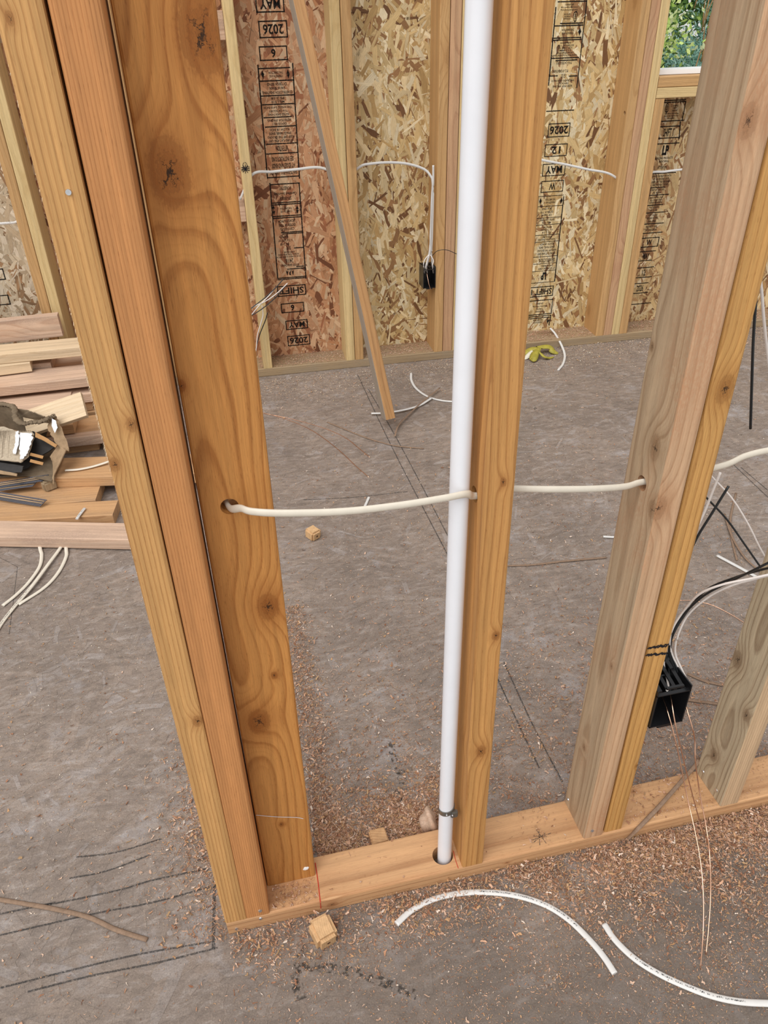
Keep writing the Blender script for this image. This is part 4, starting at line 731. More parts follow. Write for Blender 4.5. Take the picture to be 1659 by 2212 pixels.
fscrap('kraft_strip', ((1090, 1222), (1150, 1220), (1220, 1212), (1310, 1204)), 0, M['kraft'], 'brown paper strip between the tan stud and the grey and pink stud', 'paper strip', (0.004, 0.0014), 0.003)
fscrap('kraft_strip', ((707, 912), (740, 925), (790, 945), (850, 962), (915, 969)), 0, M['kraft'], 'brown paper strip in front of the brace foot', 'paper strip', (0.0035, 0.0014), 0.003)
fscrap('kraft_strip', ((853, 942), (860, 920), (880, 898), (910, 870), (950, 838)), 0, M['kraft'], 'forked brown paper strip right of the brace foot', 'paper strip', (0.0035, 0.0014), 0.014)
fscrap('kraft_strip', ((1590, 1065), (1578, 1120), (1580, 1160), (1592, 1210)), 0, M['kraft'], 'brown paper strip standing upright in view at the right edge', 'paper strip', (0.0035, 0.0014), 0.003)
fscrap('kraft_strip', ((1565, 1110), (1582, 1160), (1610, 1205), (1650, 1240)), 0, M['kraft'], 'brown paper strip running to the lower right at the right edge', 'paper strip', (0.0035, 0.0014), 0.006)
fscrap('kraft_strip', ((1485, 1455), (1520, 1470), (1560, 1480)), 0, M['kraft'], 'upper brown paper strip right of the near wiring box', 'paper strip', (0.0045, 0.0014), 0.003)
fscrap('kraft_strip', ((1478, 1510), (1510, 1515), (1550, 1520)), 0, M['kraft'], 'lower brown paper strip right of the near wiring box', 'paper strip', (0.0045, 0.0014), 0.003)
p_ = [Vector((0.974, 0.095, 0.085)), onZ(1508, 1645, 0.066), onZ(1470, 1690, 0.056), onZ(1424, 1742, 0.047), onZ(1405, 1762, 0.043), onZ(1380, 1788, 0.042), onY(1352, 1816, -0.004)]
o = tube('kraft_strip', p_, 0.0042, 0.0012, M['kraft'], n=8, seg=8); tag(o, 'twisted brown paper strip draped over the bottom plate under the copper wires', 'paper strip')

# ------------------------------------------------------------------ wooden plugs and offcuts
def plug(px_, size, rot, label, hole=True, mat=M['block'], seed=0):
    bm = bmesh.new(); bmesh.ops.create_cube(bm, size=1)
    for v in bm.verts: v.co = Vector((v.co.x*size[0], v.co.y*size[1], v.co.z*size[2]))
    rd_ = random.Random(seed); bmesh.ops.bevel(bm, geom=bm.edges[:], offset=min(size)*0.16, segments=2, affect='EDGES')
    for v in bm.verts: v.co += Vector((rd_.uniform(-1, 1), rd_.uniform(-1, 1), rd_.uniform(-1, 1)))*0.0006
    o = bm_obj('wood_plug', bm, mat); o.rotation_euler = rot; p = onZ(*px_, size[2]*0.5); o.location = (p.x, p.y, size[2]*0.5); tag(o, label, 'wood scrap')
    if hole:
        bm = bmesh.new(); bmesh.ops.create_cone(bm, cap_ends=True, segments=14, radius1=0.0032, radius2=0.0032, depth=0.001)
        bmesh.ops.transform(bm, matrix=Matrix.Translation((0, -size[1]*0.502, 0)) @ Matrix.Rotation(math.pi/2, 4, 'X'), verts=bm.verts); bm_obj('pilot_hole', bm, M['dark'], o)
    return o
plug((698, 2012), (0.040, 0.044, 0.038), (0.12, 0, 0.30), 'rounded wooden plug on the floor just before the near plate', seed=1)
plug((676, 1152), (0.036, 0.040, 0.034), (0.1, 0, 0.55), 'wooden plug on the floor beyond the honey board', seed=2)
o = plug((818, 1810), (0.034, 0.035, 0.016), (0, 0, 0.05), 'small ridged wood scrap touching the back of the plate', hole=False, seed=3, mat=M['scrap_tan'])
bm = bmesh.new(); bmesh.ops.create_icosphere(bm, subdivisions=3, radius=0.03)
for v in bm.verts: v.co = Vector((v.co.x*0.55, v.co.y*0.7, v.co.z*1.0)) + v.co.normalized()*0.004*math.sin(v.co.x*160+v.co.z*90)
o = bm_obj('knot_chunk', bm, M['scrap_pink']); p = onZ(943, 1765, 0.028); o.location = (0.408, 0.118, 0.028); tag(o, 'pinkish round knot chunk behind the pipe foot', 'wood scrap')
for f in o.data.polygons: f.use_smooth = True

# ------------------------------------------------------------------ lumber pile at the left
def flat_board(L_, R_, z, w, t, mat, label, ext=0.0, extR=0.0, grp=None):
    """L_, R_: front top edge end pixels at height z; board lies behind that edge"""
    a, b = onZ(*L_, z), onZ(*R_, z); d = (b-a).normalized(); a = a-d*ext; b = b+d*extR; n = Vector((-d.y, d.x, 0))
    off = n*(w/2) - Vector((0, 0, t/2)); return lumber('lumber_offcut', a+off, b+off, t, w, (0, 0, 1), mat, label, 'board', grp, r=0.0025)
G_ = None
flat_board((0, 1160), (278, 1166), 0.043, 0.089, 0.038, M['scrap_pink'], 'pink board at the very front of the lumber pile, cables below it', 0.15, 0.05)
flat_board((0, 1127), (243, 1112), 0.038, 0.089, 0.038, M['scrap_tan'], 'second board from the front of the pile, speckled top', 0.12)
flat_board((0, 1097), (206, 1080), 0.038, 0.135, 0.038, M['scrap_tan'], 'orange board with a pencil line, under the nail strips', 0.15)
flat_board((146, 1032), (240, 1029), 0.076, 0.14, 0.038, M['scrap_tan'], 'reddish board beside the torn box with a cable scrap on it', 0.35, 0.3)
flat_board((135, 948), (225, 938), 0.076, 0.089, 0.038, M['scrap_pink'], 'board lying low behind the dark gap of the pile', 0.4, 0.25)
flat_board((20, 892), (146, 878), 0.16, 0.14, 0.038, M['scrap_pink'], 'pink knotty board lying just behind the tilted pale board', 0.6)
flat_board((0, 836), (184, 816), 0.215, 0.14, 0.038, M['scrap_pink'], 'long pink board with a black crack across the pile', 0.6, 0.25)
flat_board((0, 791), (64, 783), 0.258, 0.089, 0.038, M['scrap_pale'], 'short pale board with a yellow end, upper left of the pile', 0.6)
flat_board((0, 766), (168, 750), 0.297, 0.112, 0.038, M['scrap_pale'], 'long pale smooth board near the top of the pile', 0.6, 0.2)
# standing board on top, against the studs
a = onY(0, 742, 2.40); b = onY(136, 727, 2.40); d = (b-a).normalized(); up_ = Vector((0, 0, 1))
lumber('lumber_offcut', a-d*0.5+up_*0.0445+Vector((0, 0.019, 0)), b+up_*0.0445+Vector((0, 0.019, 0)), 0.089, 0.038, up_, M['scrap_pink'], 'topmost pink board standing on edge with grey mould on it', 'board', r=0.0025)
# tilted pale board
a = onY(50, 893, 1.93); b = onY(174, 851, 1.93); a2 = onY(205, 915, 1.86)
nrm = Vector((0.15, -0.6, 0.78)).normalized(); xd = (b-a).normalized(); dn = xd.cross(nrm); dn = dn if dn.z < 0 else -dn
lumber('lumber_offcut', a+dn*0.048, b+dn*0.048+xd*0.004, 0.096, 0.02, dn, M['scrap_pale'], 'tilted pale board leaning in the middle of the pile', 'board', r=0.0015)
# buried layers carrying the upper boards
for (x0, x1, yc, zt, w_, mt, lb) in ((-1.3, -0.36, 2.02, 0.038, 0.14, 'scrap_tan', 'lowest dark board under the pink knotty board'), (-1.3, -0.30, 2.03, 0.077, 0.14, 'scrap_tan', 'second board up under the pink knotty board'), (-1.3, -0.43, 2.02, 0.118, 0.14, 'scrap_tan', 'third board up under the pink knotty board'),
                                     (-1.3, -0.28, 2.21, 0.038, 0.14, 'scrap_tan', 'bottom board under the cracked board'), (-1.3, -0.33, 2.20, 0.077, 0.14, 'scrap_tan', 'second board up under the cracked board'), (-1.3, -0.38, 2.21, 0.116, 0.14, 'scrap_tan', 'third board up under the cracked board'), (-1.3, -0.36, 2.20, 0.155, 0.14, 'scrap_pink', 'shaded board right under the cracked board'),
                                     (-1.3, -0.30, 2.37, 0.038, 0.14, 'scrap_tan', 'bottom board of the rear stack against the wall plate'), (-1.3, -0.36, 2.37, 0.077, 0.14, 'scrap_tan', 'second board of the rear stack'), (-1.3, -0.34, 2.37, 0.116, 0.14, 'scrap_tan', 'third board of the rear stack'), (-1.3, -0.42, 2.37, 0.155, 0.14, 'scrap_tan', 'fourth board of the rear stack'), (-1.3, -0.38, 2.37, 0.194, 0.14, 'scrap_pink', 'fifth board of the rear stack, shaded'), (-1.3, -0.52, 2.36, 0.233, 0.14, 'scrap_pink', 'sixth board of the rear stack, pinkish end showing')):
    lumber('lumber_offcut', (x0, yc, zt-0.019), (x1, yc, zt-0.019), 0.038, w_, (0, 0, 1), M[mt], lb, 'board', r=0.0025)

# torn cardboard box with nail strips
def sheet(name, pts, mat, parent, th=0.003, jag=0.0, seed=0, sub=5):
    """closed outline of 3-D points -> ragged cardboard piece with thickness"""
    rd_ = random.Random(seed); P0 = [Vector(p) for p in pts]; out = []
    for i, p in enumerate(P0):
        q = P0[(i+1) % len(P0)]
        for k in range(sub):
            r_ = p.lerp(q, k/sub)
            if jag and k: r_ += Vector((rd_.uniform(-jag, jag), rd_.uniform(-jag, jag)*0.5, rd_.uniform(-jag, jag)))
            out.append(r_)
    nn = Vector((0, 0, 0)); c = sum(out, Vector())/len(out)
    for i in range(len(out)): nn += (out[i]-c).cross(out[(i+1) % len(out)]-c)
    nn.normalize(); out = [p-nn*(0.85*nn.dot(p-c)) for p in out]; n = len(out); vs = [p+nn*th/2 for p in out]+[p-nn*th/2 for p in out]+[c+nn*th/2, c-nn*th/2]; fs = []
    for i in range(n):
        j = (i+1) % n; fs += [(2*n, i, j), (2*n+1, n+j, n+i), (i, n+i, n+j, j)]
    return link(name, mesh(name, vs, fs), mat, parent)
cb = link('cardboard_box', None); tag(cb, 'torn open dark cardboard box of nails lying on the lumber pile', 'box')
Z3 = lambda u, v, z_: onZ(u, v, z_)
A0 = Z3(-60, 1030, 0.09); 
fl_b = [Z3(-80, 1035, 0.082), Z3(55, 1028, 0.082), Z3(112, 1040, 0.082), Z3(135, 985, 0.085), Z3(100, 960, 0.085), Z3(-80, 960, 0.085)]
sheet('bottom_panel', fl_b, M['card_in'], cb, 0.003)
sheet('front_panel', [Z3(-60, 1018, 0.09), Z3(30, 1020, 0.09), Z3(60, 1012, 0.095), Z3(95, 985, 0.115), Z3(128, 960, 0.145), Z3(72, 932, 0.165), Z3(20, 938, 0.16), Z3(-60, 930, 0.16)], M['card_dark'], cb, 0.004, 0.002, 2)
flap = sheet('torn_front_flap', [Z3(-60, 925, 0.168), Z3(10, 924, 0.170), Z3(40, 932, 0.174), Z3(70, 933, 0.176), Z3(74, 945, 0.17), Z3(62, 985, 0.15), Z3(45, 1000, 0.14), Z3(10, 995, 0.14), Z3(-60, 985, 0.14)], M['card_corr'], cb, 0.004, 0.003, 5)
for k in range(26):   # corrugation ribs laid bare on the torn flap
    u = -20+k*3.4; p0, p1 = Z3(u, 930, 0.1735), Z3(u-4, 985+4*math.sin(k*1.7), 0.1455); tube('corrugation_rib', [p0, (p0+p1)/2, p1], 0.0012, 0.0012, M['card_corr'], flap, n=6, seg=3)
sheet('white_liner_tear', [Z3(44, 934, 0.180), Z3(68, 936, 0.180), Z3(71, 948, 0.175), Z3(60, 975, 0.163), Z3(52, 990, 0.155), Z3(43, 992, 0.155), Z3(41, 970, 0.163)], M['card_white'], cb, 0.001, 0.0035, 9)
sheet('white_liner_tear', [Z3(34, 932, 0.179), Z3(41, 932, 0.180), Z3(40, 955, 0.172), Z3(33, 982, 0.158), Z3(28, 978, 0.158), Z3(33, 955, 0.170)], M['card_white'], cb, 0.001, 0.003, 4)
sheet('lower_front_panel', [Z3(-60, 995, 0.125), Z3(0, 1000, 0.125), Z3(50, 1006, 0.13), Z3(48, 1022, 0.11), Z3(0, 1025, 0.105), Z3(-60, 1022, 0.10)], M['card_dark'], cb, 0.004, 0.002, 6)
sheet('lower_edge_strip', [Z3(-60, 1010, 0.118), Z3(0, 1016, 0.118), Z3(38, 1024, 0.112), Z3(36, 1029, 0.108), Z3(0, 1024, 0.11), Z3(-60, 1018, 0.112)], M['card'], cb, 0.003, 0.001, 6)
for (ya, yb) in ((978, 986), (992, 1000)):
    sheet('orange_stripe', [Z3(66, ya+0, 0.1515), Z3(94, yb-1, 0.1395), Z3(92, yb+5, 0.1365), Z3(64, ya+6, 0.1485)], M['card_print'], cb, 0.001)
sheet('orange_edge', [Z3(76, 934, 0.182), Z3(98, 944, 0.176), Z3(124, 962, 0.160), Z3(120, 968, 0.157), Z3(96, 952, 0.172), Z3(76, 944, 0.178)], M['card_print'], cb, 0.002, 0.001, 3)
sheet('side_flap', [Z3(108, 900, 0.20), Z3(122, 898, 0.20), Z3(130, 915, 0.18), Z3(140, 945, 0.16), Z3(148, 972, 0.15), Z3(130, 968, 0.15), Z3(112, 945, 0.16), Z3(103, 925, 0.18)], M['card'], cb, 0.004, 0.004, 8)
sheet('side_panel', [Z3(148, 974, 0.15), Z3(108, 1035, 0.085), Z3(112, 1045, 0.08), Z3(120, 1000, 0.10), Z3(104, 985, 0.12), Z3(128, 962, 0.148)], M['card'], cb, 0.003, 0.002, 3)
sheet('white_label', [Z3(112, 904, 0.206), Z3(120, 908, 0.204), Z3(125, 924, 0.190), Z3(118, 935, 0.182), Z3(112, 920, 0.192)], M['card_white'], cb, 0.001, 0.001, 3)
sheet('rear_panel', [Z3(-60, 925, 0.09), Z3(100, 950, 0.09), Z3(108, 902, 0.19), Z3(88, 908, 0.20), Z3(64, 900, 0.21), Z3(62, 884, 0.22), Z3(30, 872, 0.225), Z3(-60, 868, 0.225)], M['card_in'], cb, 0.004, 0.004, 12)
# crumpled rolled rim along the back
pr_ = [Z3(-60, 872, 0.228), Z3(0, 873, 0.228), Z3(30, 880, 0.226), Z3(33, 903, 0.21), Z3(50, 915, 0.205), Z3(70, 912, 0.205), Z3(90, 910, 0.205), Z3(108, 902, 0.206), Z3(118, 898, 0.206)]
o = tube('crumpled_rim', pr_, 0.010, 0.006, M['card_in'], cb, n=10, seg=12)
for v in o.data.vertices: v.co += Vector((rd.uniform(-1, 1), rd.uniform(-1, 1), rd.uniform(-1, 1)))*0.0028
def nail_strip(pa, pb, h, label, seed, n=34, tape=True):
    root = link('nail_strip', None); tag(root, label, 'nails'); a, b = Vector(pa), Vector(pb); d = b-a; L = d.length; t = d/L
    lean = Vector((-0.35*t.x-0.25, -0.35*t.y-0.5, -0.35)).normalized()
    bmv = bmesh.new()
    for k in range(n):
        p = a.lerp(b, k/(n-1)); q = p+lean*h
        for (p0, p1, rr) in ((p, q, 0.0016), (p-lean*0.001, p+lean*0.0006, 0.0034)):
            c_ = bmesh.ops.create_cone(bmv, cap_ends=True, segments=7, radius1=rr, radius2=rr, depth=(p1-p0).length)['verts']
            mm_ = Matrix.Translation((p0+p1)/2) @ (p1-p0).to_track_quat('Z', 'Y').to_matrix().to_4x4(); bmesh.ops.transform(bmv, matrix=mm_, verts=c_)
    o_ = bm_obj('nails', bmv, M['nailstick'], root); o_['kind'] = 'stuff'
    if tape:
        for f_ in (0.25, 0.55): tube('paper_tape', [a+lean*h*f_+Vector((0, 0, 0.0018)), b+lean*h*f_+Vector((0, 0, 0.0018))], 0.0032, 0.0008, M['papertape'], root, n=6, seg=2)
    return root
nail_strip(Z3(-10, 1044, 0.075), Z3(104, 1026, 0.085), 0.030, 'upper slanted strip of collated nails spilling from the torn box', 1)
nail_strip(Z3(-10, 1052, 0.066), Z3(80, 1040, 0.070), 0.024, 'middle strip of collated nails, lying just below the upper one', 4)
nail_strip(Z3(-10, 1062, 0.062), Z3(100, 1080, 0.058), 0.030, 'lower fan of collated nails resting on the orange board', 2, 40)
# greyish block stub under the box
o = plug((106, 1058), (0.045, 0.035, 0.035), (0, 0, 0.5), 'small greyish stained block beside the nail strips', hole=False, mat=M['farplate'], seed=8); o.location.z = 0.038+0.0175; q_ = onZ(106, 1046, 0.056); o.location.x, o.location.y = q_.x, q_.y

# ------------------------------------------------------------------ banana peel
bp = link('banana_peel', None); bc = onZ(1166, 757, 0.02); bp.location = (bc.x, bc.y, 0); tag(bp, 'yellow green banana peel on the floor by the far plate', 'peel')
def strip(pts, w, mat, name):
    c = spline([Vector(p)-Vector((bc.x, bc.y, 0)) for p in pts], 6); vs = []; fs = []; n = len(c)
    for i, p in enumerate(c):
        t = (c[min(i+1, n-1)]-c[max(i-1, 0)]).normalized(); s_ = t.cross(Vector((0, 0, 1))).normalized(); ww = w*math.sin(math.pi*(0.12+0.83*i/(n-1)))**0.7
        for k in range(5):
            a = (k-2)/2; vs.append(p+s_*ww*a+Vector((0, 0, -abs(a)**2*ww*0.55)))
        for k in range(5):
            a = (k-2)/2; vs.append(p+s_*ww*a*0.96+Vector((0, 0, -abs(a)**2*ww*0.55-0.0025)))
    for i in range(n-1):
        for k in range(4):
            q = 10*i; fs += [(q+k, q+k+1, q+10+k+1, q+10+k), (q+5+k+1, q+5+k, q+15+k, q+15+k+1)]
        fs += [(q, q+10, q+15, q+5), (q+4, q+9, q+19, q+14)]
    o_ = link(name, mesh(name, vs, fs, True), mat, bp); return o_
strip([Z3(1160, 748, 0.04), Z3(1185, 745, 0.038), Z3(1196, 755, 0.02), Z3(1206, 762, 0.006)], 0.022, M['banana'], 'peel_strip')
strip([Z3(1165, 750, 0.042), Z3(1156, 760, 0.035), Z3(1152, 772, 0.022), Z3(1148, 778, 0.012)], 0.020, M['banana'], 'peel_strip')
strip([Z3(1170, 752, 0.040), Z3(1150, 750, 0.036), Z3(1136, 758, 0.022), Z3(1128, 768, 0.008)], 0.020, M['banana'], 'peel_strip')
strip([Z3(1166, 760, 0.034), Z3(1176, 768, 0.022), Z3(1186, 771, 0.010), Z3(1196, 770, 0.006)], 0.010, M['banana'], 'peel_strip')
strip([Z3(1150, 756, 0.028), Z3(1140, 766, 0.018), Z3(1132, 775, 0.006)], 0.014, M['banana_in'], 'peel_inside')

# ------------------------------------------------------------------ shavings
def chips(n, sampler, name, label, zfun, lo=1.0, flake=0.13, palk=None):
    X, Y = sampler(n); n = len(X); k = 5; isf = rng.random(n) < flake
    L = np.where(isf, rng.uniform(0.004, 0.012, n), rng.gamma(2.2, 0.0020, n)+0.0015)*lo; Wd = np.where(isf, rng.uniform(0.0014, 0.0044, n), rng.uniform(0.0005, 0.0015, n))*lo
    cv = np.where(isf, rng.uniform(0.2, 1.2, n), rng.uniform(0.8, 4.2, n)); R_ = L/cv
    t = np.linspace(-0.5, 0.5, k)[None]*cv[:, None]; up_curl = rng.random(n) < 0.4
    # arc either standing (curls up) or lying in the floor plane
    ax = R_[:, None]*np.sin(t); ay = R_[:, None]*(np.cos(t)-1); tp = rng.uniform(0.45, 1.15, (n, k)); tp[:, 0] *= rng.uniform(0.0, 0.9, n); tp[:, -1] *= rng.uniform(0.0, 0.9, n)
    V = np.zeros((n, k, 2, 3))
    for s_, sg in ((0, -1), (1, 1)):
        V[:, :, s_, 0] = ax
        V[:, :, s_, 1] = np.where(up_curl[:, None], sg*Wd[:, None]*tp/2, ay + sg*Wd[:, None]*tp/2)
        V[:, :, s_, 2] = np.where(up_curl[:, None], -ay*0.8, sg*Wd[:, None]*0.15)
    def rot(V, ax_, a):
        c, s_ = np.cos(a)[:, None, None], np.sin(a)[:, None, None]; i, j = [(1, 2), (0, 2), (0, 1)][ax_]; O = V.copy()
        O[..., i] = V[..., i]*c - V[..., j]*s_; O[..., j] = V[..., i]*s_ + V[..., j]*c; return O
    V += rng.normal(0, 1, V.shape)*(Wd*0.14)[:, None, None, None]
    V = rot(rot(rot(V, 0, rng.normal(0, 0.45, n)), 1, rng.normal(0, 0.3, n)), 2, rng.uniform(0, 6.283, n))
    V[..., 2] -= V[..., 2].min(axis=(1, 2))[:, None, None]
    V[..., 0] += X[:, None, None]; V[..., 1] += Y[:, None, None]; V[..., 2] += zfun(X, Y)[:, None, None]
    vs = V.reshape(-1, 3); b = (np.arange(n)*k*2)[:, None]+np.arange(k-1)[None]*2; fs = np.stack([b, b+2, b+3, b+1], -1).reshape(-1, 4)
    me = bpy.data.meshes.new(name); me.vertices.add(len(vs)); me.vertices.foreach_set('co', vs.ravel().astype(np.float32))
    me.loops.add(fs.size); me.loops.foreach_set('vertex_index', fs.ravel().astype(np.int32)); me.polygons.add(len(fs))
    me.polygons.foreach_set('loop_start', (np.arange(len(fs))*4).astype(np.int32)); me.update(calc_edges=True); me.validate()
    p_ = np.array(palk or [(0.55, 0.32, 0.205), (0.44, 0.23, 0.135), (0.64, 0.43, 0.31), (0.50, 0.29, 0.15), (0.30, 0.14, 0.08), (0.76, 0.62, 0.51), (0.44, 0.28, 0.15)])
    cc = p_[rng.choice(len(p_), n, p=np.array([5, 4, 4, 4, 3, 1.2, 2])/23.2)]*rng.uniform(0.8, 1.15, (n, 1)); colattr(me, np.repeat(cc, k-1, 0))
    o_ = link(name, me, M['chip']); tag(o_, label, 'wood shavings', kind='stuff'); return o_
def band(x0, x1, y0, sd, neg, dens=None):
    def f(n):
        x = rng.uniform(x0, x1, n*3); y = y0 + (-1 if neg else 1)*np.abs(rng.normal(0, sd, n*3))
        clump = 0.5+0.5*np.sin(x*19+1.3)*np.sin(y*31+x*7+0.4)+0.35*np.sin(x*47+y*23)
        w = np.clip(0.35+0.65*clump, 0, 1)
        if dens is not None: w = w*dens(x, y)
        keep = rng.random(n*3) < w; return x[keep][:n], y[keep][:n]
    return f
pile_z = lambda s_: (lambda x, y: 0.0007 + rng.uniform(0, 1, len(x))**2*s_)
chips(20000, band(0.0, 1.5, -0.003, 0.045, True, lambda x, y: 0.45+0.55*np.clip((x-0.25)*2, 0, 1)), 'wood_shavings', 'drift of orange wood shavings along the front of the near plate', lambda x, y: 0.0007+rng.uniform(0, 1, len(x))*np.clip(0.014+y*0.25, 0, 0.014))
chips(22000, band(0.55, 1.6, -0.01, 0.10, True, lambda x, y: np.clip((x-0.55)*3, 0.1, 1)), 'wood_shavings', 'wide spread of shavings below the wiring box and the copper wires', pile_z(0.006), flake=0.16)
chips(15000, band(0.18, 0.47, 0.095, 0.07, False, lambda x, y: 0.35+0.65*(np.exp(-((x-0.20)/0.05)**2)+np.exp(-((x-0.40)/0.06)**2))), 'wood_shavings', 'thick drift of shavings behind the plate between honey board and pipe', lambda x, y: 0.0007+rng.uniform(0, 1, len(x))*np.clip(0.016-(y-0.09)*0.25, 0, 0.016))
chips(11000, band(0.19, 1.35, 0.10, 0.30, False), 'wood_shavings', 'loose shavings on the floor behind the near stud wall', pile_z(0.003), flake=0.16)
def streak(n):
    t = rng.random(n); x = 0.205+0.02*t+rng.normal(0, 0.022, n); y = 0.12+0.75*t**1.3; return x, y
chips(6000, streak, 'wood_shavings', 'trail of fine shavings along the right foot of the honey board', pile_z(0.004), flake=0.1)
pale_ = [(0.62, 0.50, 0.38), (0.52, 0.36, 0.24), (0.72, 0.62, 0.50), (0.58, 0.42, 0.27), (0.42, 0.26, 0.16), (0.80, 0.74, 0.66), (0.58, 0.45, 0.28)]
chips(30000, lambda n: (rng.uniform(-0.5, 2.9, n), rng.uniform(0.1, 2.44, n)**1.0), 'wood_shavings', 'fine pale sawdust sprinkled over the middle of the subfloor', lambda x, y: 0.0007+0*x, lo=0.42, flake=0.4, palk=pale_)
chips(13000, lambda n: (rng.uniform(0.15, 1.6, n), 0.1+1.5*rng.random(n)**1.6), 'wood_shavings', 'sparse curled shavings on the subfloor between the stud wall and the brace foot', pile_z(0.001), lo=0.72, flake=0.15)
chips(2600, lambda n: (rng.uniform(-0.62, 0.05, n), rng.uniform(-0.6, 1.2, n)), 'wood_shavings', 'sparse shavings on the subfloor left of the pale end stud', pile_z(0.001), lo=0.8, flake=0.2)
def leftdrift(n): x = -np.abs(rng.normal(0, 0.055, n))-0.004; y = rng.uniform(-0.01, 0.5, n)**1.0; m_ = rng.random(n) < 0.4+0.6*np.exp(-((y-0.22)/0.1)**2); return x[m_], y[m_]
chips(5500, leftdrift, 'wood_shavings', 'shavings on the floor at the left foot of the pale end stud', pile_z(0.004), flake=0.15)
def everywhere(n):
    x = rng.uniform(-1.3, 2.9, n*3); y = rng.uniform(-0.7, 2.44, n*3); w = np.clip(0.10+0.5*np.clip(x, 0, 0.8)+0.35*np.exp(-((y-0.1)/0.5)**2), 0, 1)*(1.0-0.35*(y > 1.3)); w = w*np.where((x < -0.2) & (y > 1.25), 0.0, 1.0)
    k = rng.random(n*3) < w; return x[k][:n], y[k][:n]
chips(20000, everywhere, 'wood_shavings', 'scattered shavings and sawdust over the whole subfloor', pile_z(0.0012), flake=0.12)
chips(22000, lambda n: (rng.uniform(0.2, 2.9, n), 2.42-np.abs(rng.normal(0, 0.15, n))), 'wood_shavings', 'pale sawdust along the foot of the far wall', lambda x, y: 0.0007+0*x, lo=0.75, flake=0.15, palk=[(0.60, 0.46, 0.33), (0.52, 0.34, 0.22), (0.70, 0.58, 0.44), (0.56, 0.38, 0.26), (0.46, 0.27, 0.18), (0.74, 0.66, 0.54), (0.58, 0.45, 0.28)])
chips(26000, band(0.19, 1.5, 0.095, 0.20, False), 'wood_shavings', 'fine sawdust behind the near stud wall between the shavings', pile_z(0.001), lo=0.36, flake=0.3)
chips(52000, band(0.0, 1.6, 0.0, 0.22, True, lambda x, y: np.clip(0.25+(x-0.2)*1.2, 0.15, 1)), 'wood_shavings', 'fine sawdust in front of the near plate between the shavings', pile_z(0.001), lo=0.42, flake=0.3)
def onplate(n):
    x = rng.uniform(0.3, 2.9, n); d = rng.uniform(0.004, 0.136, n); bad = np.zeros(n, bool)
    for a_, b_ in ((0.31, 0.36), (0.68, 0.77), (1.09, 1.225), (1.888, 2.056), (2.497, 2.543)): bad |= (x > a_) & (x < b_)
    x, d = x[~bad], d[~bad]; p = WO.x+WX.x*x+WN.x*d, WO.y+WX.y*x+WN.y*d; return np.array(p[0]), np.array(p[1])
chips(22000, onplate, 'wood_shavings', 'sawdust lying on the far bottom plate between the studs', lambda x, y: 0.0385+rng.uniform(0, 0.006, len(x)), lo=0.8, flake=0.15, palk=[(0.60, 0.36, 0.26), (0.50, 0.26, 0.17), (0.66, 0.46, 0.34), (0.56, 0.32, 0.22), (0.44, 0.22, 0.14), (0.70, 0.56, 0.44), (0.50, 0.34, 0.2)])
def onnear(n):
    x = np.concatenate([rng.uniform(0.085, 0.165, n//5), rng.uniform(0.18, 0.975, n//12), rng.normal(0.61, 0.02, n//14), rng.uniform(0.78, 0.975, n//4), rng.uniform(1.03, 1.4, n//3)]); y = rng.uniform(0.004, 0.086, len(x))
    y = np.where((x > 0.08) & (x < 0.175), rng.uniform(0.004, 0.048, len(x)), y); bad = ((x > 0.385) & (x < 0.485)) | ((x > 0.678) & (x < 0.772)); return x[~bad], y[~bad]
chips(1500, onnear, 'wood_shavings', 'small shavings resting on top of the near bottom plate', lambda x, y: 0.0385+rng.uniform(0, 0.002, len(x)), lo=0.85, flake=0.15)

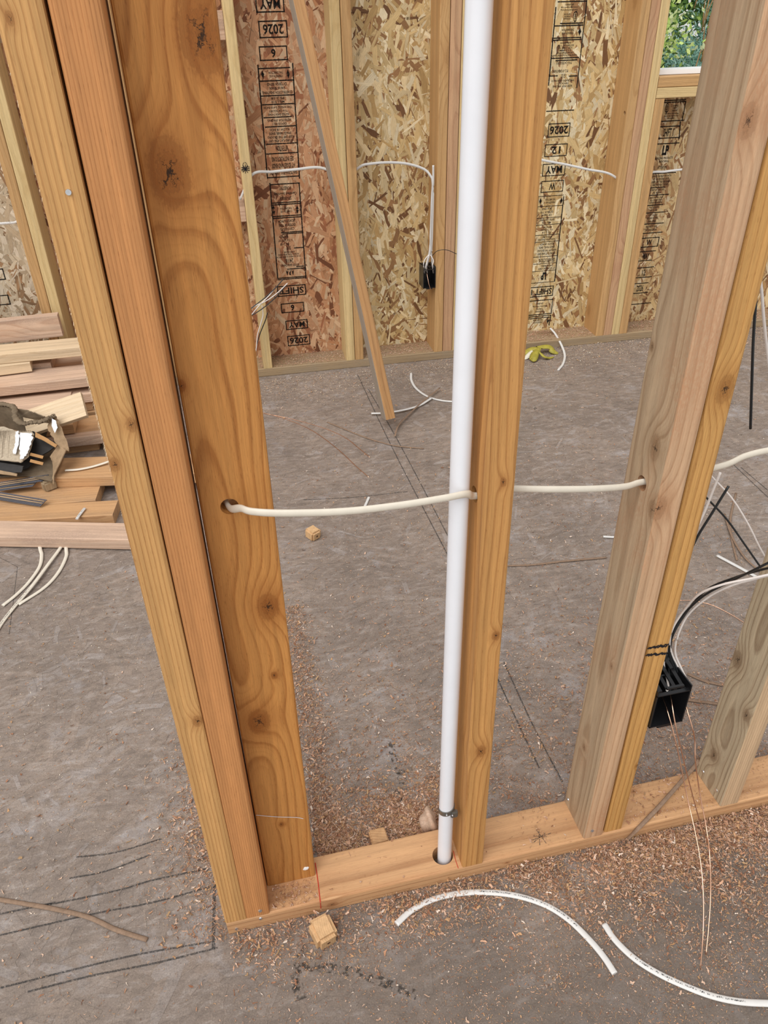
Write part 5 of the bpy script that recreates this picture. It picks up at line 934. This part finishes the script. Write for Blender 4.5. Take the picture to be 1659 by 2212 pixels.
# ------------------------------------------------------------------ outside the window
gm = mesh('ground', [(-20, 2.9, -0.6), (40, 2.9, -0.6), (40, 40, -0.6), (-20, 40, -0.6)], [(0, 1, 2, 3)]); g = link('ground', gm, M['lawn']); tag(g, 'green ground outside beyond the far wall', 'ground', kind='structure')
def leaves(n, cx, cy, cz, rx, ry, rz, size, palette, parent, name, elong=1.0, droop=0.0, nclump=60):
    cl = rng.normal(0, 1, (nclump, 3)); cl /= np.linalg.norm(cl, axis=1)[:, None]; cl *= rng.uniform(0.55, 1.0, (nclump, 1))
    cc = cl*np.array([rx, ry, rz])+np.array([cx, cy, cz]); i = rng.integers(0, nclump, n); P = cc[i]+rng.normal(0, 0.16, (n, 3))*np.array([1, 1, 0.8])
    a = rng.normal(0, 1, (n, 3)); a[:, 2] -= droop; a /= np.linalg.norm(a, axis=1)[:, None]; b = np.cross(a, rng.normal(0, 1, (n, 3))); b /= np.linalg.norm(b, axis=1)[:, None]
    s_ = size*rng.uniform(0.6, 1.3, (n, 1)); V = np.stack([P-a*s_*elong, P+b*s_*0.5, P+a*s_*elong, P-b*s_*0.5], 1).reshape(-1, 3)
    me = mesh(name, V.tolist(), [tuple(range(4*k, 4*k+4)) for k in range(n)]); cols = np.array(palette)[rng.integers(0, len(palette), n)]*rng.uniform(0.75, 1.2, (n, 1)); colattr(me, cols)
    return link(name, me, M['leaf'], parent)
tr = link('broadleaf_tree', None); tag(tr, 'bright green leafy tree outside the window, left side', 'tree')
leaves(42000, 3.6, 6.6, 1.6, 1.0, 0.7, 1.9, 0.024, [(0.80, 0.90, 0.36), (0.70, 0.86, 0.30), (0.95, 0.98, 0.62), (0.50, 0.68, 0.18), (0.10, 0.17, 0.05)], tr, 'foliage')
tube('trunk', [(3.6, 6.8, -0.6), (3.65, 6.8, 0.6), (3.55, 6.8, 2.0), (3.7, 6.8, 3.2)], 0.09, 0.09, M['bark'], tr)
sp_ = link('spruce_tree', None); tag(sp_, 'blue green spruce with drooping boughs outside the window, right side', 'tree')
leaves(52000, 6.0, 7.3, 1.5, 0.95, 0.8, 2.2, 0.013, [(0.46, 0.76, 0.66), (0.62, 0.90, 0.82), (0.26, 0.48, 0.42), (0.78, 0.96, 0.92), (0.12, 0.22, 0.19)], sp_, 'foliage', elong=2.4, droop=0.8, nclump=110)
tube('trunk', [(6.0, 7.4, -0.6), (6.0, 7.4, 1.6), (6.0, 7.4, 4.4)], 0.10, 0.10, M['bark'], sp_)
for k in range(26):
    x = rng.uniform(4.95, 5.7); y = rng.uniform(6.5, 6.9); z_ = rng.uniform(1.0, 2.2); tube('twig', [(x, y, z_), (x-0.06, y, z_-0.2), (x-0.08+rng.uniform(-.05, .05), y, z_-0.5)], 0.006, 0.006, M['scrap_tan'], sp_, n=5, seg=3)
bg_ = link('hedge', None); tag(bg_, 'dense dark green hedge in the distance behind both trees', 'hedge')
leaves(20000, 6.5, 10.5, 1.8, 5.0, 0.7, 2.6, 0.11, [(0.16, 0.30, 0.08), (0.30, 0.46, 0.14), (0.08, 0.16, 0.05)], bg_, 'foliage', nclump=260)
